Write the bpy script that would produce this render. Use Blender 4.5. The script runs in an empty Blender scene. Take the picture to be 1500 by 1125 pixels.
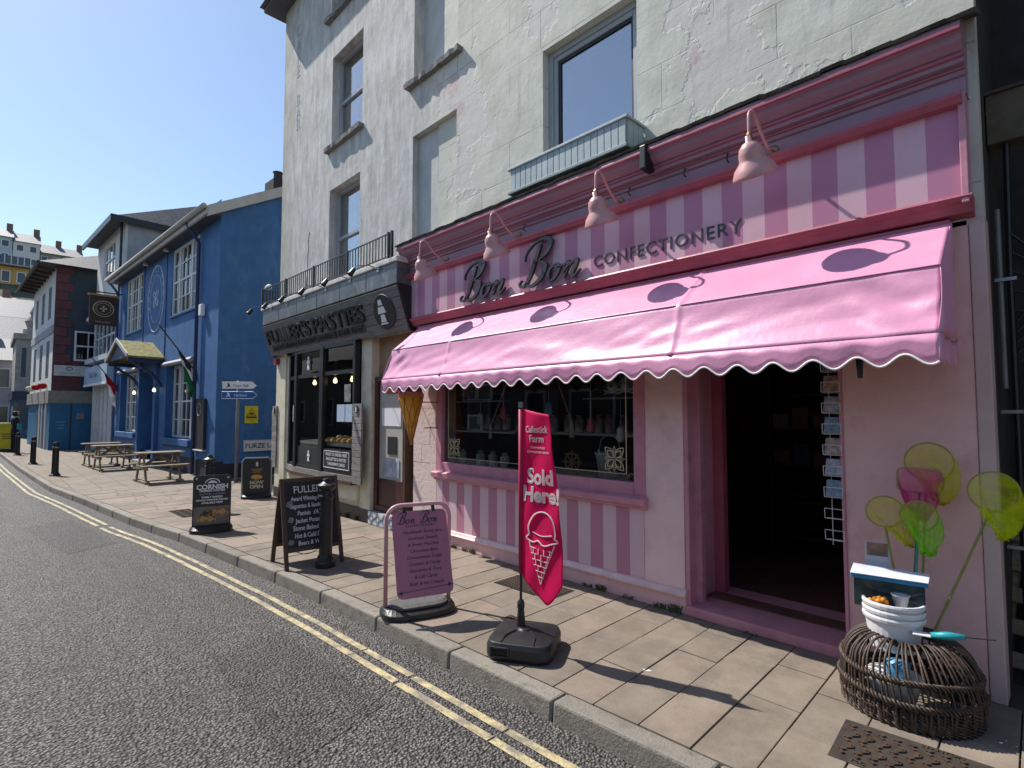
import bpy, bmesh, math, random
from mathutils import Vector, Matrix, Euler
R = math.radians
sc = bpy.context.scene
col = sc.collection
rnd = random.Random(7)

# ------------------------------------------------------------------ camera
cam_d = bpy.data.cameras.new('camera')
cam_d.sensor_width = 36.0
cam_d.lens = 796.0 / 1500.0 * 36.0
cam_d.clip_end = 2000.0
cam = bpy.data.objects.new('camera', cam_d)
col.objects.link(cam)
cam.location = (0, 0, 1.6)
PSI, PIT = R(43.9), R(3.1)
fw = Vector((-math.cos(PSI) * math.cos(PIT), math.sin(PSI) * math.cos(PIT), math.sin(PIT)))
cam.rotation_euler = fw.to_track_quat('-Z', 'Y').to_euler()
sc.camera = cam

# ------------------------------------------------------------------ world, sun
SUN = Vector((0.76, 0.24, -1.0)).normalized()          # direction the light travels
elev = math.asin(-SUN.z)
w = bpy.data.worlds.new('World'); sc.world = w; w.use_nodes = True
nt = w.node_tree; nt.nodes.clear()
sky = nt.nodes.new('ShaderNodeTexSky'); sky.sky_type = 'NISHITA'; sky.sun_disc = False
sky.sun_elevation = elev
sky.sun_rotation = math.atan2(-SUN.x, -SUN.y)
sky.air_density = 1.1; sky.dust_density = 0.45; sky.ozone_density = 2.0
bg = nt.nodes.new('ShaderNodeBackground'); bg.inputs['Strength'].default_value = 0.13
wo = nt.nodes.new('ShaderNodeOutputWorld')
nt.links.new(sky.outputs[0], bg.inputs[0]); nt.links.new(bg.outputs[0], wo.inputs[0])
sun_d = bpy.data.lights.new('sun', 'SUN'); sun_d.energy = 5.0; sun_d.angle = R(0.5); sun_d.color = (1, .955, .88)
sun = bpy.data.objects.new('sun', sun_d); col.objects.link(sun)
sun.rotation_euler = SUN.to_track_quat('-Z', 'Y').to_euler(); sun.location = (-20, -8, 30)
sc.view_settings.view_transform = 'Standard'; sc.view_settings.look = 'None'
sc.view_settings.exposure = 0.35; sc.view_settings.gamma = 1.0
sc.view_settings.use_curve_mapping = False

# ------------------------------------------------------------------ materials
MATS = {}
def new_mat(name):
    m = bpy.data.materials.new(name); m.use_nodes = True
    n = m.node_tree.nodes; l = m.node_tree.links
    return m, n, l, n['Principled BSDF']
def rgba(c, k=1.0): return (min(c[0]*k, 1), min(c[1]*k, 1), min(c[2]*k, 1), 1)
def mix(n, l, fac, a, b):
    x = n.new('ShaderNodeMix'); x.data_type = 'RGBA'
    for s, v in ((0, fac), (6, a), (7, b)):
        if hasattr(v, 'is_linked') or hasattr(v, 'links'): l.new(v, x.inputs[s])
        else: x.inputs[s].default_value = v
    return x.outputs[2]
def noise(n, l, co, scale, detail=4, rough=.55, vec_scale=None):
    t = n.new('ShaderNodeTexNoise'); t.inputs['Scale'].default_value = scale
    t.inputs['Detail'].default_value = detail; t.inputs['Roughness'].default_value = rough
    if vec_scale:
        mp = n.new('ShaderNodeMapping'); mp.inputs['Scale'].default_value = vec_scale
        l.new(co, mp.inputs[0]); co = mp.outputs[0]
    l.new(co, t.inputs['Vector']); return t.outputs['Fac']
def ramp(n, l, f, lo, hi):
    r = n.new('ShaderNodeMapRange'); r.inputs[1].default_value = lo; r.inputs[2].default_value = hi
    l.new(f, r.inputs[0]); return r.outputs[0]
def M(name, c, rough=.7, var=.18, scale=6, bump=0.0, bscale=40, metal=0, rand=0.0, c2=None, spec=.5, stretch=None, dirt=None):
    """plain procedural material: base colour broken up by noise, optional fine relief"""
    if name in MATS: return MATS[name]
    m, n, l, p = new_mat(name)
    co = n.new('ShaderNodeTexCoord').outputs['Object']
    f = ramp(n, l, noise(n, l, co, scale, 5, .6, stretch), .3, .7)
    cc = mix(n, l, f, rgba(c, 1 - var), rgba(c2 or c, 1 if c2 else 1 + var))
    if dirt:
        f2 = ramp(n, l, noise(n, l, co, dirt[1], 6, .7, dirt[2] if len(dirt) > 2 else None), .52, .72)
        cc = mix(n, l, f2, cc, rgba(dirt[0]))
    if rand:
        oi = n.new('ShaderNodeObjectInfo'); mr = n.new('ShaderNodeMapRange')
        mr.inputs[3].default_value = 1 - rand; mr.inputs[4].default_value = 1 + rand
        l.new(oi.outputs['Random'], mr.inputs[0])
        h = n.new('ShaderNodeHueSaturation'); l.new(mr.outputs[0], h.inputs['Value']); l.new(cc, h.inputs['Color']); cc = h.outputs[0]
    l.new(cc, p.inputs['Base Color'])
    p.inputs['Roughness'].default_value = rough; p.inputs['Metallic'].default_value = metal
    p.inputs['Specular IOR Level'].default_value = spec
    if bump:
        b = n.new('ShaderNodeBump'); b.inputs['Strength'].default_value = min(1, bump); b.inputs['Distance'].default_value = .01 * max(1, bump)
        l.new(noise(n, l, co, bscale, 6, .65), b.inputs['Height']); l.new(b.outputs[0], p.inputs['Normal'])
    MATS[name] = m; return m

def stripes_mat(name, a, b, width, off):
    m, n, l, p = new_mat(name)
    co = n.new('ShaderNodeTexCoord').outputs['Object']
    sx = n.new('ShaderNodeSeparateXYZ'); l.new(co, sx.inputs[0])
    ad = n.new('ShaderNodeMath'); ad.operation = 'ADD'; ad.inputs[1].default_value = 100 * width * 2 - off; l.new(sx.outputs[0], ad.inputs[0])
    md = n.new('ShaderNodeMath'); md.operation = 'MODULO'; md.inputs[1].default_value = width * 2; l.new(ad.outputs[0], md.inputs[0])
    gt = n.new('ShaderNodeMath'); gt.operation = 'GREATER_THAN'; gt.inputs[1].default_value = width; l.new(md.outputs[0], gt.inputs[0])
    c = mix(n, l, gt.outputs[0], rgba(a), rgba(b))
    f = ramp(n, l, noise(n, l, co, 5, 6, .65), .35, .75)
    c = mix(n, l, f, c, mix(n, l, .82, (.35, .25, .26, 1), c))
    l.new(c, p.inputs['Base Color']); p.inputs['Roughness'].default_value = .45
    MATS[name] = m; return m

def glass_mat(name, tint=(.8, .85, .85), ior=1.5):
    m = bpy.data.materials.new(name); m.use_nodes = True
    n = m.node_tree.nodes; l = m.node_tree.links; n.clear()
    o = n.new('ShaderNodeOutputMaterial'); mx = n.new('ShaderNodeMixShader')
    t = n.new('ShaderNodeBsdfTransparent'); t.inputs[0].default_value = (*tint, 1)
    g = n.new('ShaderNodeBsdfGlossy'); g.inputs['Roughness'].default_value = .01
    lw = n.new('ShaderNodeLayerWeight'); lw.inputs[0].default_value = .5
    pw_n = n.new('ShaderNodeMath'); pw_n.operation = 'POWER'; pw_n.inputs[1].default_value = 5; l.new(lw.outputs['Facing'], pw_n.inputs[0])
    f0 = ((ior - 1) / (ior + 1)) ** 2
    fr = n.new('ShaderNodeMath'); fr.operation = 'MULTIPLY_ADD'; fr.inputs[1].default_value = 1 - f0; fr.inputs[2].default_value = f0; l.new(pw_n.outputs[0], fr.inputs[0])
    co = n.new('ShaderNodeTexCoord').outputs['Object']
    b = n.new('ShaderNodeBump'); b.inputs['Strength'].default_value = .03; b.inputs['Distance'].default_value = .02
    l.new(noise(n, l, co, 1.6, 2), b.inputs['Height']); l.new(b.outputs[0], g.inputs['Normal'])
    l.new(fr.outputs[0], mx.inputs[0]); l.new(t.outputs[0], mx.inputs[1]); l.new(g.outputs[0], mx.inputs[2])
    l.new(mx.outputs[0], o.inputs[0]); MATS[name] = m; return m
def emis(name, c, s):
    m, n, l, p = new_mat(name); p.inputs['Emission Color'].default_value = (*c, 1); p.inputs['Emission Strength'].default_value = s
    p.inputs['Base Color'].default_value = (*c, 1); MATS[name] = m; return m
def net_mat(name, c):
    m, n, l, p = new_mat(name); o = [x for x in n if x.type == 'OUTPUT_MATERIAL'][0]
    co = n.new('ShaderNodeTexCoord').outputs['Object']
    d = n.new('ShaderNodeBsdfDiffuse'); d.inputs[0].default_value = (*c, 1); t = n.new('ShaderNodeBsdfTranslucent'); t.inputs[0].default_value = (*c, 1)
    m1 = n.new('ShaderNodeMixShader'); m1.inputs[0].default_value = .5; l.new(d.outputs[0], m1.inputs[1]); l.new(t.outputs[0], m1.inputs[2])
    tr = n.new('ShaderNodeBsdfTransparent'); m2 = n.new('ShaderNodeMixShader')
    w1 = n.new('ShaderNodeTexChecker'); w1.inputs['Scale'].default_value = 260; l.new(co, w1.inputs[0])
    f = ramp(n, l, noise(n, l, co, 14, 4), .3, .7); a = n.new('ShaderNodeMath'); a.operation = 'MULTIPLY_ADD'; a.inputs[1].default_value = .35; a.inputs[2].default_value = .22
    l.new(f, a.inputs[0]); a2 = n.new('ShaderNodeMath'); a2.operation = 'MULTIPLY_ADD'; a2.inputs[1].default_value = .25; l.new(w1.outputs['Fac'], a2.inputs[0]); l.new(a.outputs[0], a2.inputs[2])
    l.new(a2.outputs[0], m2.inputs[0]); l.new(tr.outputs[0], m2.inputs[1]); l.new(m1.outputs[0], m2.inputs[2]); l.new(m2.outputs[0], o.inputs[0])
    MATS[name] = m; return m
def cloth_mat(name, c, k=.55):
    m, n, l, p = new_mat(name); o = [x for x in n if x.type == 'OUTPUT_MATERIAL'][0]
    co = n.new('ShaderNodeTexCoord').outputs['Object']
    cc = mix(n, l, ramp(n, l, noise(n, l, co, 5, 4), .3, .7), rgba(c, .88), rgba(c, 1.08))
    l.new(cc, p.inputs['Base Color']); p.inputs['Roughness'].default_value = .6
    t = n.new('ShaderNodeBsdfTranslucent'); l.new(cc, t.inputs[0]); mx = n.new('ShaderNodeMixShader'); mx.inputs[0].default_value = k
    l.new(p.outputs[0], mx.inputs[1]); l.new(t.outputs[0], mx.inputs[2]); l.new(mx.outputs[0], o.inputs[0]); MATS[name] = m; return m

# facade render: grey-white on the left, flaking greenish cream on the right, scored block lines and flakes
def facade_mat():
    m, n, l, p = new_mat('weathered_render')
    co = n.new('ShaderNodeTexCoord').outputs['Object']
    sx = n.new('ShaderNodeSeparateXYZ'); l.new(co, sx.inputs[0])
    side = ramp(n, l, sx.outputs[0], -5.95, -5.75)
    streak = ramp(n, l, noise(n, l, co, 3.0, 8, .7, (2.2, 2.2, .55)), .35, .7)
    left = mix(n, l, streak, (.35, .335, .315, 1), (.68, .665, .635, 1))
    pits = ramp(n, l, noise(n, l, co, 13, 6, .7, (1, 1, .35)), .60, .72)
    left = mix(n, l, pits, left, (.36, .355, .35, 1))
    fl = ramp(n, l, noise(n, l, co, .85, 7, .62), .535, .55)
    right = mix(n, l, ramp(n, l, noise(n, l, co, 2.2, 7, .65), .3, .7), (.50, .49, .415, 1), (.67, .66, .575, 1))
    right = mix(n, l, fl, right, (.60, .57, .52, 1))
    pk = ramp(n, l, noise(n, l, co, .8, 8, .7), .60, .635)
    right = mix(n, l, pk, right, (.56, .45, .42, 1))
    c = mix(n, l, side, left, right)
    gr = ramp(n, l, noise(n, l, co, 4.5, 8, .75, (2.6, 2.6, .16)), .56, .74)
    c = mix(n, l, gr, c, mix(n, l, .62, c, (.20, .19, .17, 1)))
    blot = ramp(n, l, noise(n, l, co, .55, 6, .7), .5, .7)
    c = mix(n, l, blot, c, mix(n, l, .22, c, (.30, .29, .25, 1)))
    nick = ramp(n, l, noise(n, l, co, 9, 4, .6, (1.6, 1.6, .5)), .735, .75)
    c = mix(n, l, nick, c, (.16, .14, .125, 1))
    edge = ramp(n, l, sx.outputs[0], -10.0, -10.8)
    al = n.new('ShaderNodeMath'); al.operation = 'MULTIPLY'; l.new(edge, al.inputs[0]); l.new(ramp(n, l, noise(n, l, co, 2.5, 7, .7, (1, 1, .3)), .35, .65), al.inputs[1])
    c = mix(n, l, al.outputs[0], c, (.30, .285, .20, 1))
    # scored joints on the right-hand part
    br = n.new('ShaderNodeTexBrick'); br.inputs['Scale'].default_value = 1; br.inputs['Brick Width'].default_value = .95; br.inputs['Row Height'].default_value = .42
    br.inputs['Mortar Size'].default_value = .006; br.inputs['Mortar Smooth'].default_value = .4
    cb = n.new('ShaderNodeCombineXYZ'); l.new(sx.outputs[0], cb.inputs[0]); l.new(sx.outputs[2], cb.inputs[1]); l.new(cb.outputs[0], br.inputs['Vector'])
    jm = n.new('ShaderNodeMath'); jm.operation = 'MULTIPLY'; l.new(br.outputs['Fac'], jm.inputs[0]); l.new(side, jm.inputs[1])
    jn = n.new('ShaderNodeMath'); jn.operation = 'MULTIPLY'; l.new(jm.outputs[0], jn.inputs[0]); l.new(ramp(n, l, noise(n, l, co, 1.3, 3), .42, .55), jn.inputs[1])
    c = mix(n, l, jn.outputs[0], c, (.36, .36, .31, 1))
    l.new(c, p.inputs['Base Color']); p.inputs['Roughness'].default_value = .85
    hgt = n.new('ShaderNodeMath'); hgt.operation = 'SUBTRACT'; l.new(noise(n, l, co, 4.5, 9, .62), hgt.inputs[0])
    j2 = n.new('ShaderNodeMath'); j2.operation = 'MULTIPLY'; j2.inputs[1].default_value = .5; l.new(jn.outputs[0], j2.inputs[0]); l.new(j2.outputs[0], hgt.inputs[1])
    ff = n.new('ShaderNodeMath'); ff.operation = 'MULTIPLY'; l.new(fl, ff.inputs[0]); l.new(side, ff.inputs[1])
    f3 = n.new('ShaderNodeMath'); f3.operation = 'MULTIPLY_ADD'; f3.inputs[1].default_value = -.28; l.new(ff.outputs[0], f3.inputs[0]); l.new(hgt.outputs[0], f3.inputs[2])
    b = n.new('ShaderNodeBump'); b.inputs['Strength'].default_value = .55; b.inputs['Distance'].default_value = .016
    l.new(f3.outputs[0], b.inputs['Height']); l.new(b.outputs[0], p.inputs['Normal'])
    MATS['facade'] = m; return m
def asphalt_mat(name, k=1.0):
    m, n, l, p = new_mat(name)
    co = n.new('ShaderNodeTexCoord').outputs['Object']
    v = n.new('ShaderNodeTexVoronoi'); v.inputs['Scale'].default_value = 60; l.new(co, v.inputs['Vector'])
    sp = n.new('ShaderNodeSeparateColor'); l.new(v.outputs['Color'], sp.inputs[0])
    big = ramp(n, l, noise(n, l, co, .7, 5, .6), .3, .7)
    base = mix(n, l, big, (.085*k, .075*k, .066*k, 1), (.205*k, .183*k, .160*k, 1))
    st = mix(n, l, ramp(n, l, sp.outputs[0], 0, 1), mix(n, l, .7, base, (.045*k, .041*k, .040*k, 1)), mix(n, l, .68, base, (.43*k, .385*k, .335*k, 1)))
    gap = ramp(n, l, v.outputs['Distance'], .30, .66)
    c = mix(n, l, gap, st, (.035*k, .033*k, .034*k, 1))
    spk = ramp(n, l, noise(n, l, co, 3.2, 8, .75), .70, .73)
    c = mix(n, l, spk, c, (.26, .25, .24, 1))
    tyre = ramp(n, l, noise(n, l, co, .9, 4, .6, (.12, 1.5, 1)), .42, .62)
    c = mix(n, l, tyre, mix(n, l, .30, c, (.03*k, .028*k, .026*k, 1)), c)
    oil = ramp(n, l, noise(n, l, co, 1.3, 5, .6), .66, .74)
    c = mix(n, l, oil, c, mix(n, l, .6, c, (.02, .019, .018, 1)))
    l.new(c, p.inputs['Base Color']); p.inputs['Roughness'].default_value = .62
    inv = n.new('ShaderNodeMath'); inv.operation = 'MULTIPLY_ADD'; inv.inputs[1].default_value = -1; inv.inputs[2].default_value = 1
    l.new(v.outputs['Distance'], inv.inputs[0])
    b = n.new('ShaderNodeBump'); b.inputs['Strength'].default_value = 1.0; b.inputs['Distance'].default_value = .02
    l.new(inv.outputs[0], b.inputs['Height']); l.new(b.outputs[0], p.inputs['Normal'])
    MATS[name] = m; return m
def slab_mat(name, rand=.13, lines=False):
    m, n, l, p = new_mat(name)
    tc = n.new('ShaderNodeTexCoord'); co = tc.outputs['Object']
    g = n.new('ShaderNodeNewGeometry').outputs['Position']
    f = ramp(n, l, noise(n, l, g, 3.5, 7, .7), .3, .7)
    c = mix(n, l, f, (.165, .130, .098, 1), (.275, .225, .175, 1))
    oi = n.new('ShaderNodeObjectInfo')
    if not lines:
        c = mix(n, l, ramp(n, l, oi.outputs['Random'], .6, 1.0), c, mix(n, l, .5, c, (.27, .19, .15, 1)))
        mr = n.new('ShaderNodeMapRange'); mr.inputs[3].default_value = 1 - rand; mr.inputs[4].default_value = 1 + rand
        l.new(oi.outputs['Random'], mr.inputs[0])
        h = n.new('ShaderNodeHueSaturation'); l.new(mr.outputs[0], h.inputs['Value']); l.new(c, h.inputs['Color']); c = h.outputs[0]
    else:
        br = n.new('ShaderNodeTexBrick'); br.inputs['Scale'].default_value = 1; br.inputs['Brick Width'].default_value = .6; br.inputs['Row Height'].default_value = .45
        br.inputs['Mortar Size'].default_value = .008; l.new(g, br.inputs['Vector'])
        br.inputs['Color1'].default_value = (1, 1, 1, 1); br.inputs['Color2'].default_value = (.82, .8, .78, 1); br.inputs['Mortar'].default_value = (.35, .33, .3, 1)
        mm = n.new('ShaderNodeMix'); mm.data_type = 'RGBA'; mm.blend_type = 'MULTIPLY'; mm.inputs[0].default_value = 1
        l.new(c, mm.inputs[6]); l.new(br.outputs['Color'], mm.inputs[7]); c = mm.outputs[2]
    st = ramp(n, l, noise(n, l, g, 1.6, 8, .75), .48, .68)
    c = mix(n, l, st, c, mix(n, l, .55, c, (.10, .085, .07, 1)))
    fine = ramp(n, l, noise(n, l, g, 70, 3, .7), .3, .7)
    c = mix(n, l, fine, mix(n, l, .8, (.1, .09, .08, 1), c), c)
    wp = ramp(n, l, noise(n, l, g, 6.5, 2, .5), .755, .77)
    c = mix(n, l, wp, c, (.62, .6, .56, 1))
    l.new(c, p.inputs['Base Color']); p.inputs['Roughness'].default_value = .8
    b = n.new('ShaderNodeBump'); b.inputs['Strength'].default_value = .35; b.inputs['Distance'].default_value = .006
    l.new(noise(n, l, g, 55, 6, .7), b.inputs['Height']); l.new(b.outputs[0], p.inputs['Normal'])
    MATS[name] = m; return m
def line_mat():
    m, n, l, p = new_mat('worn_yellow_paint')
    g = n.new('ShaderNodeNewGeometry').outputs['Position']
    f = ramp(n, l, noise(n, l, g, 7, 9, .78), .43, .58)
    c = mix(n, l, f, mix(n, l, ramp(n, l, noise(n, l, g, 40, 3), .3, .7), (.42, .34, .16, 1), (.58, .49, .29, 1)), (.20, .175, .14, 1))
    l.new(c, p.inputs['Base Color']); p.inputs['Roughness'].default_value = .6
    b = n.new('ShaderNodeBump'); b.inputs['Strength'].default_value = .6; b.inputs['Distance'].default_value = .008
    l.new(noise(n, l, g, 70, 4), b.inputs['Height']); l.new(b.outputs[0], p.inputs['Normal'])
    MATS['yellow_line'] = m; return m

facade = facade_mat(); asphalt = asphalt_mat('asphalt'); asphalt2 = asphalt_mat('patched_asphalt', .74)
slabm = slab_mat('paving_slab', .13); slabfar = slab_mat('far_paving', lines=True); yline = line_mat()
glass = glass_mat('glass'); skyglass = glass_mat('upper_glass', (.75, .78, .8), 5.0)
kerbm = M('granite_kerb', (.23, .205, .172), .85, .3, 5, .8, 60, rand=.12, dirt=((.085, .075, .06), 5))
joint = M('joint_grit', (.06, .055, .045), .95, .3, 30)
pinkL = (.72, .47, .47); pinkD = (.48, .19, .31)
fascia_m = stripes_mat('fascia_stripes', pinkD, (.67, .42, .49), .157, -.41 - .157)
riser_m = stripes_mat('riser_stripes', (.48, .20, .28), (.66, .47, .50), .1435, -5.478)
pinkwall = M('pink_masonry_paint', (.73, .445, .42), .6, .09, 3, .35, 25, dirt=((.58, .33, .33), 3.2))
pinkpale = M('pale_pink_paint', (.77, .55, .53), .55, .09, 3, .3, 25, dirt=((.62, .43, .41), 4))
pinktrim = M('dusky_pink_gloss', (.53, .235, .30), .42, .12, 5, .15, 30, dirt=((.40, .16, .21), 7))
pinkred = M('rose_red_trim', (.36, .085, .12), .45, .15, 6, .1, 30)
frieze = M('mauve_pink_paint', (.31, .18, .235), .5, .12, 4, .15, 20, dirt=((.33, .17, .2), 2))
moss = M('mossy_lead', (.05, .05, .035), .9, .5, 9, 1, 40, c2=(.13, .12, .08))
awn = M('pink_awning_vinyl', (.71, .315, .47), .36, .08, 2.0, .5, 5.5, dirt=((.64, .28, .42), 1.6))
white = M('white_paint', (.74, .74, .72), .5, .06, 6)
black = M('black_paint', (.012, .012, .013), .4, .3, 8)
blackpl = M('black_plastic', (.016, .016, .017), .42, .3, 20, .15, 120)
darkvoid = M('dark_interior', (.012, .011, .011), .9, .3, 3)
lampm = M('pink_lamp_enamel', (.55, .29, .285), .38, .08, 6)
brass = M('aged_brass', (.30, .17, .09), .4, .2, 12, metal=.7)
cream = M('cream_render', (.68, .62, .46), .75, .1, 4, .3, 30, dirt=((.45, .4, .3), 3))
plank = M('grey_weathered_wood', (.15, .143, .135), .75, .4, 5, .5, 30, stretch=(1, 6, 14), rand=.12)
plankp = M('silver_grey_wood', (.23, .215, .195), .8, .35, 6, .5, 30, stretch=(2, 6, 14), rand=.25)
lead = M('lead_sheet', (.12, .135, .14), .45, .3, 5, .3, 8, metal=.25, dirt=((.28, .29, .28), 4, (1, 1, .3)))
dkred = M('oxblood_door', (.055, .012, .01), .4, .2, 5)
wood = M('bench_wood', (.19, .14, .085), .75, .3, 6, .3, 40, stretch=(1, 8, 8), rand=.15, c2=(.30, .245, .17))
dkwood = M('dark_stained_wood', (.075, .042, .026), .6, .35, 8, .3, 40, stretch=(8, 8, 1.5))
chalk = M('chalkboard', (.018, .018, .018), .7, .4, 7)
chalkw = M('chalk_white', (.68, .66, .62), .9, .15, 60)
steel = M('galvanised_steel', (.36, .37, .38), .4, .15, 10, metal=.8)
bluef = M('blue_render', (.030, .118, .29), .7, .18, 2.2, .5, 30, dirt=((.07, .17, .35), 2.6, (1, 1, .4)))
bluet = M('dark_blue_trim', (.018, .042, .12), .55, .15, 5)
greyfascia = M('grey_fascia_paint', (.43, .41, .40), .6, .12, 4)
slate = M('slate', (.11, .11, .12), .6, .35, 8, .6, 12, c2=(.2, .2, .21))
mossroof = M('mossy_roof', (.16, .15, .045), .9, .35, 7, .8, 30, c2=(.30, .27, .10))
offwhite = M('off_white_render', (.62, .62, .60), .8, .1, 2, .3, 20, dirt=((.45, .45, .44), 2))
greyrender = M('grey_render', (.33, .33, .34), .85, .15, 2, .3, 20)
teal = M('teal_paint', (.012, .13, .27), .5, .12, 3)
navywall = M('dark_blue_slate', (.022, .04, .062), .6, .25, 5)
maroonb = M('maroon_stone', (.125, .038, .045), .7, .2, 5, .5, 20, rand=.25)
stonem = M('buff_stone', (.30, .28, .25), .85, .2, 3, .4, 15)
yellowp = M('yellow_sign', (.62, .50, .02), .5, .1, 5)
curtain = M('net_curtain', (.72, .75, .78), .9, .1, 20, .5, 30, stretch=(6, 1, .3))
hot = cloth_mat('hot_pink_fabric', (.95, .012, .20), .62); printw = cloth_mat('flag_print_white', (.85, .83, .83), .6)
flagw = M('print_white', (.82, .80, .80), .6, .05, 10)
pastry = M('pastry_brown', (.62, .25, .05), .6, .5, 14, .5, 30, c2=(.75, .42, .12))
wicker = M('willow_rod', (.034, .021, .014), .5, .45, 25, .4, 60, rand=.4, c2=(.095, .06, .04))
bulb = emis('lit_bulb', (1.0, .74, .33), 3)
oldglass = glass_mat('interior_glass')

# ------------------------------------------------------------------ mesh builder
class MB:
    def __init__(s): s.v = []; s.f = []
    def add(s, vs, fs):
        o = len(s.v); s.v += [tuple(x) for x in vs]; s.f += [tuple(i + o for i in f) for f in fs]; return s
    def box(s, x0, x1, y0, y1, z0, z1):
        x0, x1 = min(x0, x1), max(x0, x1); y0, y1 = min(y0, y1), max(y0, y1); z0, z1 = min(z0, z1), max(z0, z1)
        return s.add([(x0,y0,z0),(x1,y0,z0),(x1,y1,z0),(x0,y1,z0),(x0,y0,z1),(x1,y0,z1),(x1,y1,z1),(x0,y1,z1)],
                     [(0,3,2,1),(4,5,6,7),(0,1,5,4),(1,2,6,5),(2,3,7,6),(3,0,4,7)])
    def quad(s, a, b, c, d): return s.add([a, b, c, d], [(0, 1, 2, 3)])
    def bar(s, a, b, wx, wy=None):           # square bar from a to b
        wy = wy or wx; a = Vector(a); b = Vector(b); d = (b - a).normalized()
        up = Vector((0, 0, 1)) if abs(d.z) < .95 else Vector((0, 1, 0))
        x = d.cross(up).normalized() * wx / 2; y = x.cross(d).normalized() * wy / 2
        vs = [p + q for p in (a, b) for q in (-x - y, x - y, x + y, -x + y)]
        return s.add(vs, [(0,1,2,3)[::-1],(4,5,6,7),(0,1,5,4),(1,2,6,5),(2,3,7,6),(3,0,4,7)])
    def prism(s, poly, y0, y1, ax='y'):      # polygon in (x,z) extruded along y (or (y,z) along x; (x,y) along z)
        n = len(poly)
        def P(a, b, t): return (a, t, b) if ax == 'y' else ((t, a, b) if ax == 'x' else (a, b, t))
        vs = [P(a, b, y0) for a, b in poly] + [P(a, b, y1) for a, b in poly]
        fs = [tuple(range(n)), tuple(range(2*n - 1, n - 1, -1))] + [(i, i + n, (i+1) % n + n, (i+1) % n) for i in range(n)]
        return s.add(vs, fs)
    def tube(s, pts, r, k=8, closed=False, cap=True):
        pts = [Vector(p) for p in pts]; n = len(pts); vs = []; fs = []
        rr = r if isinstance(r, (list, tuple)) else [r] * n
        prev = None
        for i, p in enumerate(pts):
            if closed: d = pts[(i+1) % n] - pts[i-1]
            else: d = pts[min(i+1, n-1)] - pts[max(i-1, 0)]
            d.normalize()
            if prev is None:
                up = Vector((0, 0, 1)) if abs(d.z) < .9 else Vector((0, 1, 0)); x = d.cross(up).normalized()
            else:
                x = prev - d * prev.dot(d); x = x.normalized() if x.length > 1e-6 else d.orthogonal().normalized()
            prev = x; y = d.cross(x)
            for j in range(k):
                a = 2 * math.pi * j / k; vs.append(p + (x * math.cos(a) + y * math.sin(a)) * rr[i])
        m = n if closed else n - 1
        for i in range(m):
            for j in range(k):
                a = i * k + j; b = i * k + (j+1) % k; c2 = ((i+1) % n) * k + (j+1) % k; d2 = ((i+1) % n) * k + j
                fs.append((a, b, c2, d2))
        if cap and not closed: fs += [tuple(range(k))[::-1], tuple(range((n-1)*k, n*k))]
        return s.add(vs, fs)
    def lathe(s, prof, k=20, c=(0, 0, 0)):   # profile of (r,z)
        vs = []; fs = []; n = len(prof)
        for r, z in prof:
            for j in range(k):
                a = 2 * math.pi * j / k; vs.append((c[0] + r * math.cos(a), c[1] + r * math.sin(a), c[2] + z))
        for i in range(n - 1):
            for j in range(k): fs.append((i*k+j, i*k+(j+1) % k, (i+1)*k+(j+1) % k, (i+1)*k+j))
        fs += [tuple(range(k))[::-1], tuple(range((n-1)*k, n*k))]
        return s.add(vs, fs)
    def grid(s, fn, nu, nv):
        vs = [fn(i / nu, j / nv) for j in range(nv + 1) for i in range(nu + 1)]
        fs = [(j*(nu+1)+i, j*(nu+1)+i+1, (j+1)*(nu+1)+i+1, (j+1)*(nu+1)+i) for j in range(nv) for i in range(nu)]
        return s.add(vs, fs)
    def xf(s, mat): s.v = [tuple(mat @ Vector(p)) for p in s.v]; return s
    def mesh(s, name):
        me = bpy.data.meshes.new(name); me.from_pydata(s.v, [], s.f); me.validate(); me.update()
        bm = bmesh.new(); bm.from_mesh(me); bmesh.ops.recalc_face_normals(bm, faces=bm.faces); bm.to_mesh(me); bm.free()
        return me
    def build(s, name, mat, parent=None, bev=0, smooth=False, loc=None, rot=None, solid=0):
        me = s.mesh(name); me.materials.append(mat)
        return link(name, me, parent, bev, smooth, loc, rot, solid)
def link(name, me, parent=None, bev=0, smooth=False, loc=None, rot=None, solid=0):
    o = bpy.data.objects.new(name, me); col.objects.link(o)
    if parent: o.parent = parent
    if loc: o.location = loc
    if rot: o.rotation_euler = rot
    if smooth:
        for p in me.polygons: p.use_smooth = True
    if solid:
        m = o.modifiers.new('solid', 'SOLIDIFY'); m.thickness = solid; m.offset = 0
    if bev:
        m = o.modifiers.new('bevel', 'BEVEL'); m.width = bev; m.segments = 2; m.limit_method = 'ANGLE'; m.angle_limit = R(40)
    return o
def tag(o, label, cat, group=None):
    o['label'] = label; o['category'] = cat
    if group: o['group'] = group
    return o
def thing(name, label, cat, loc=(0, 0, 0), rz=0, group=None):
    o = bpy.data.objects.new(name, None); col.objects.link(o); o.location = loc; o.rotation_euler = (0, 0, rz)
    o.empty_display_size = .2
    return tag(o, label, cat, group)
def struct(o): o['kind'] = 'structure'; return o
def copy_tree(o, parent=None):
    c = o.copy(); col.objects.link(c); c.parent = parent
    for ch in [x for x in bpy.data.objects if x.parent == o]: copy_tree(ch, c)
    return c
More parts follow.
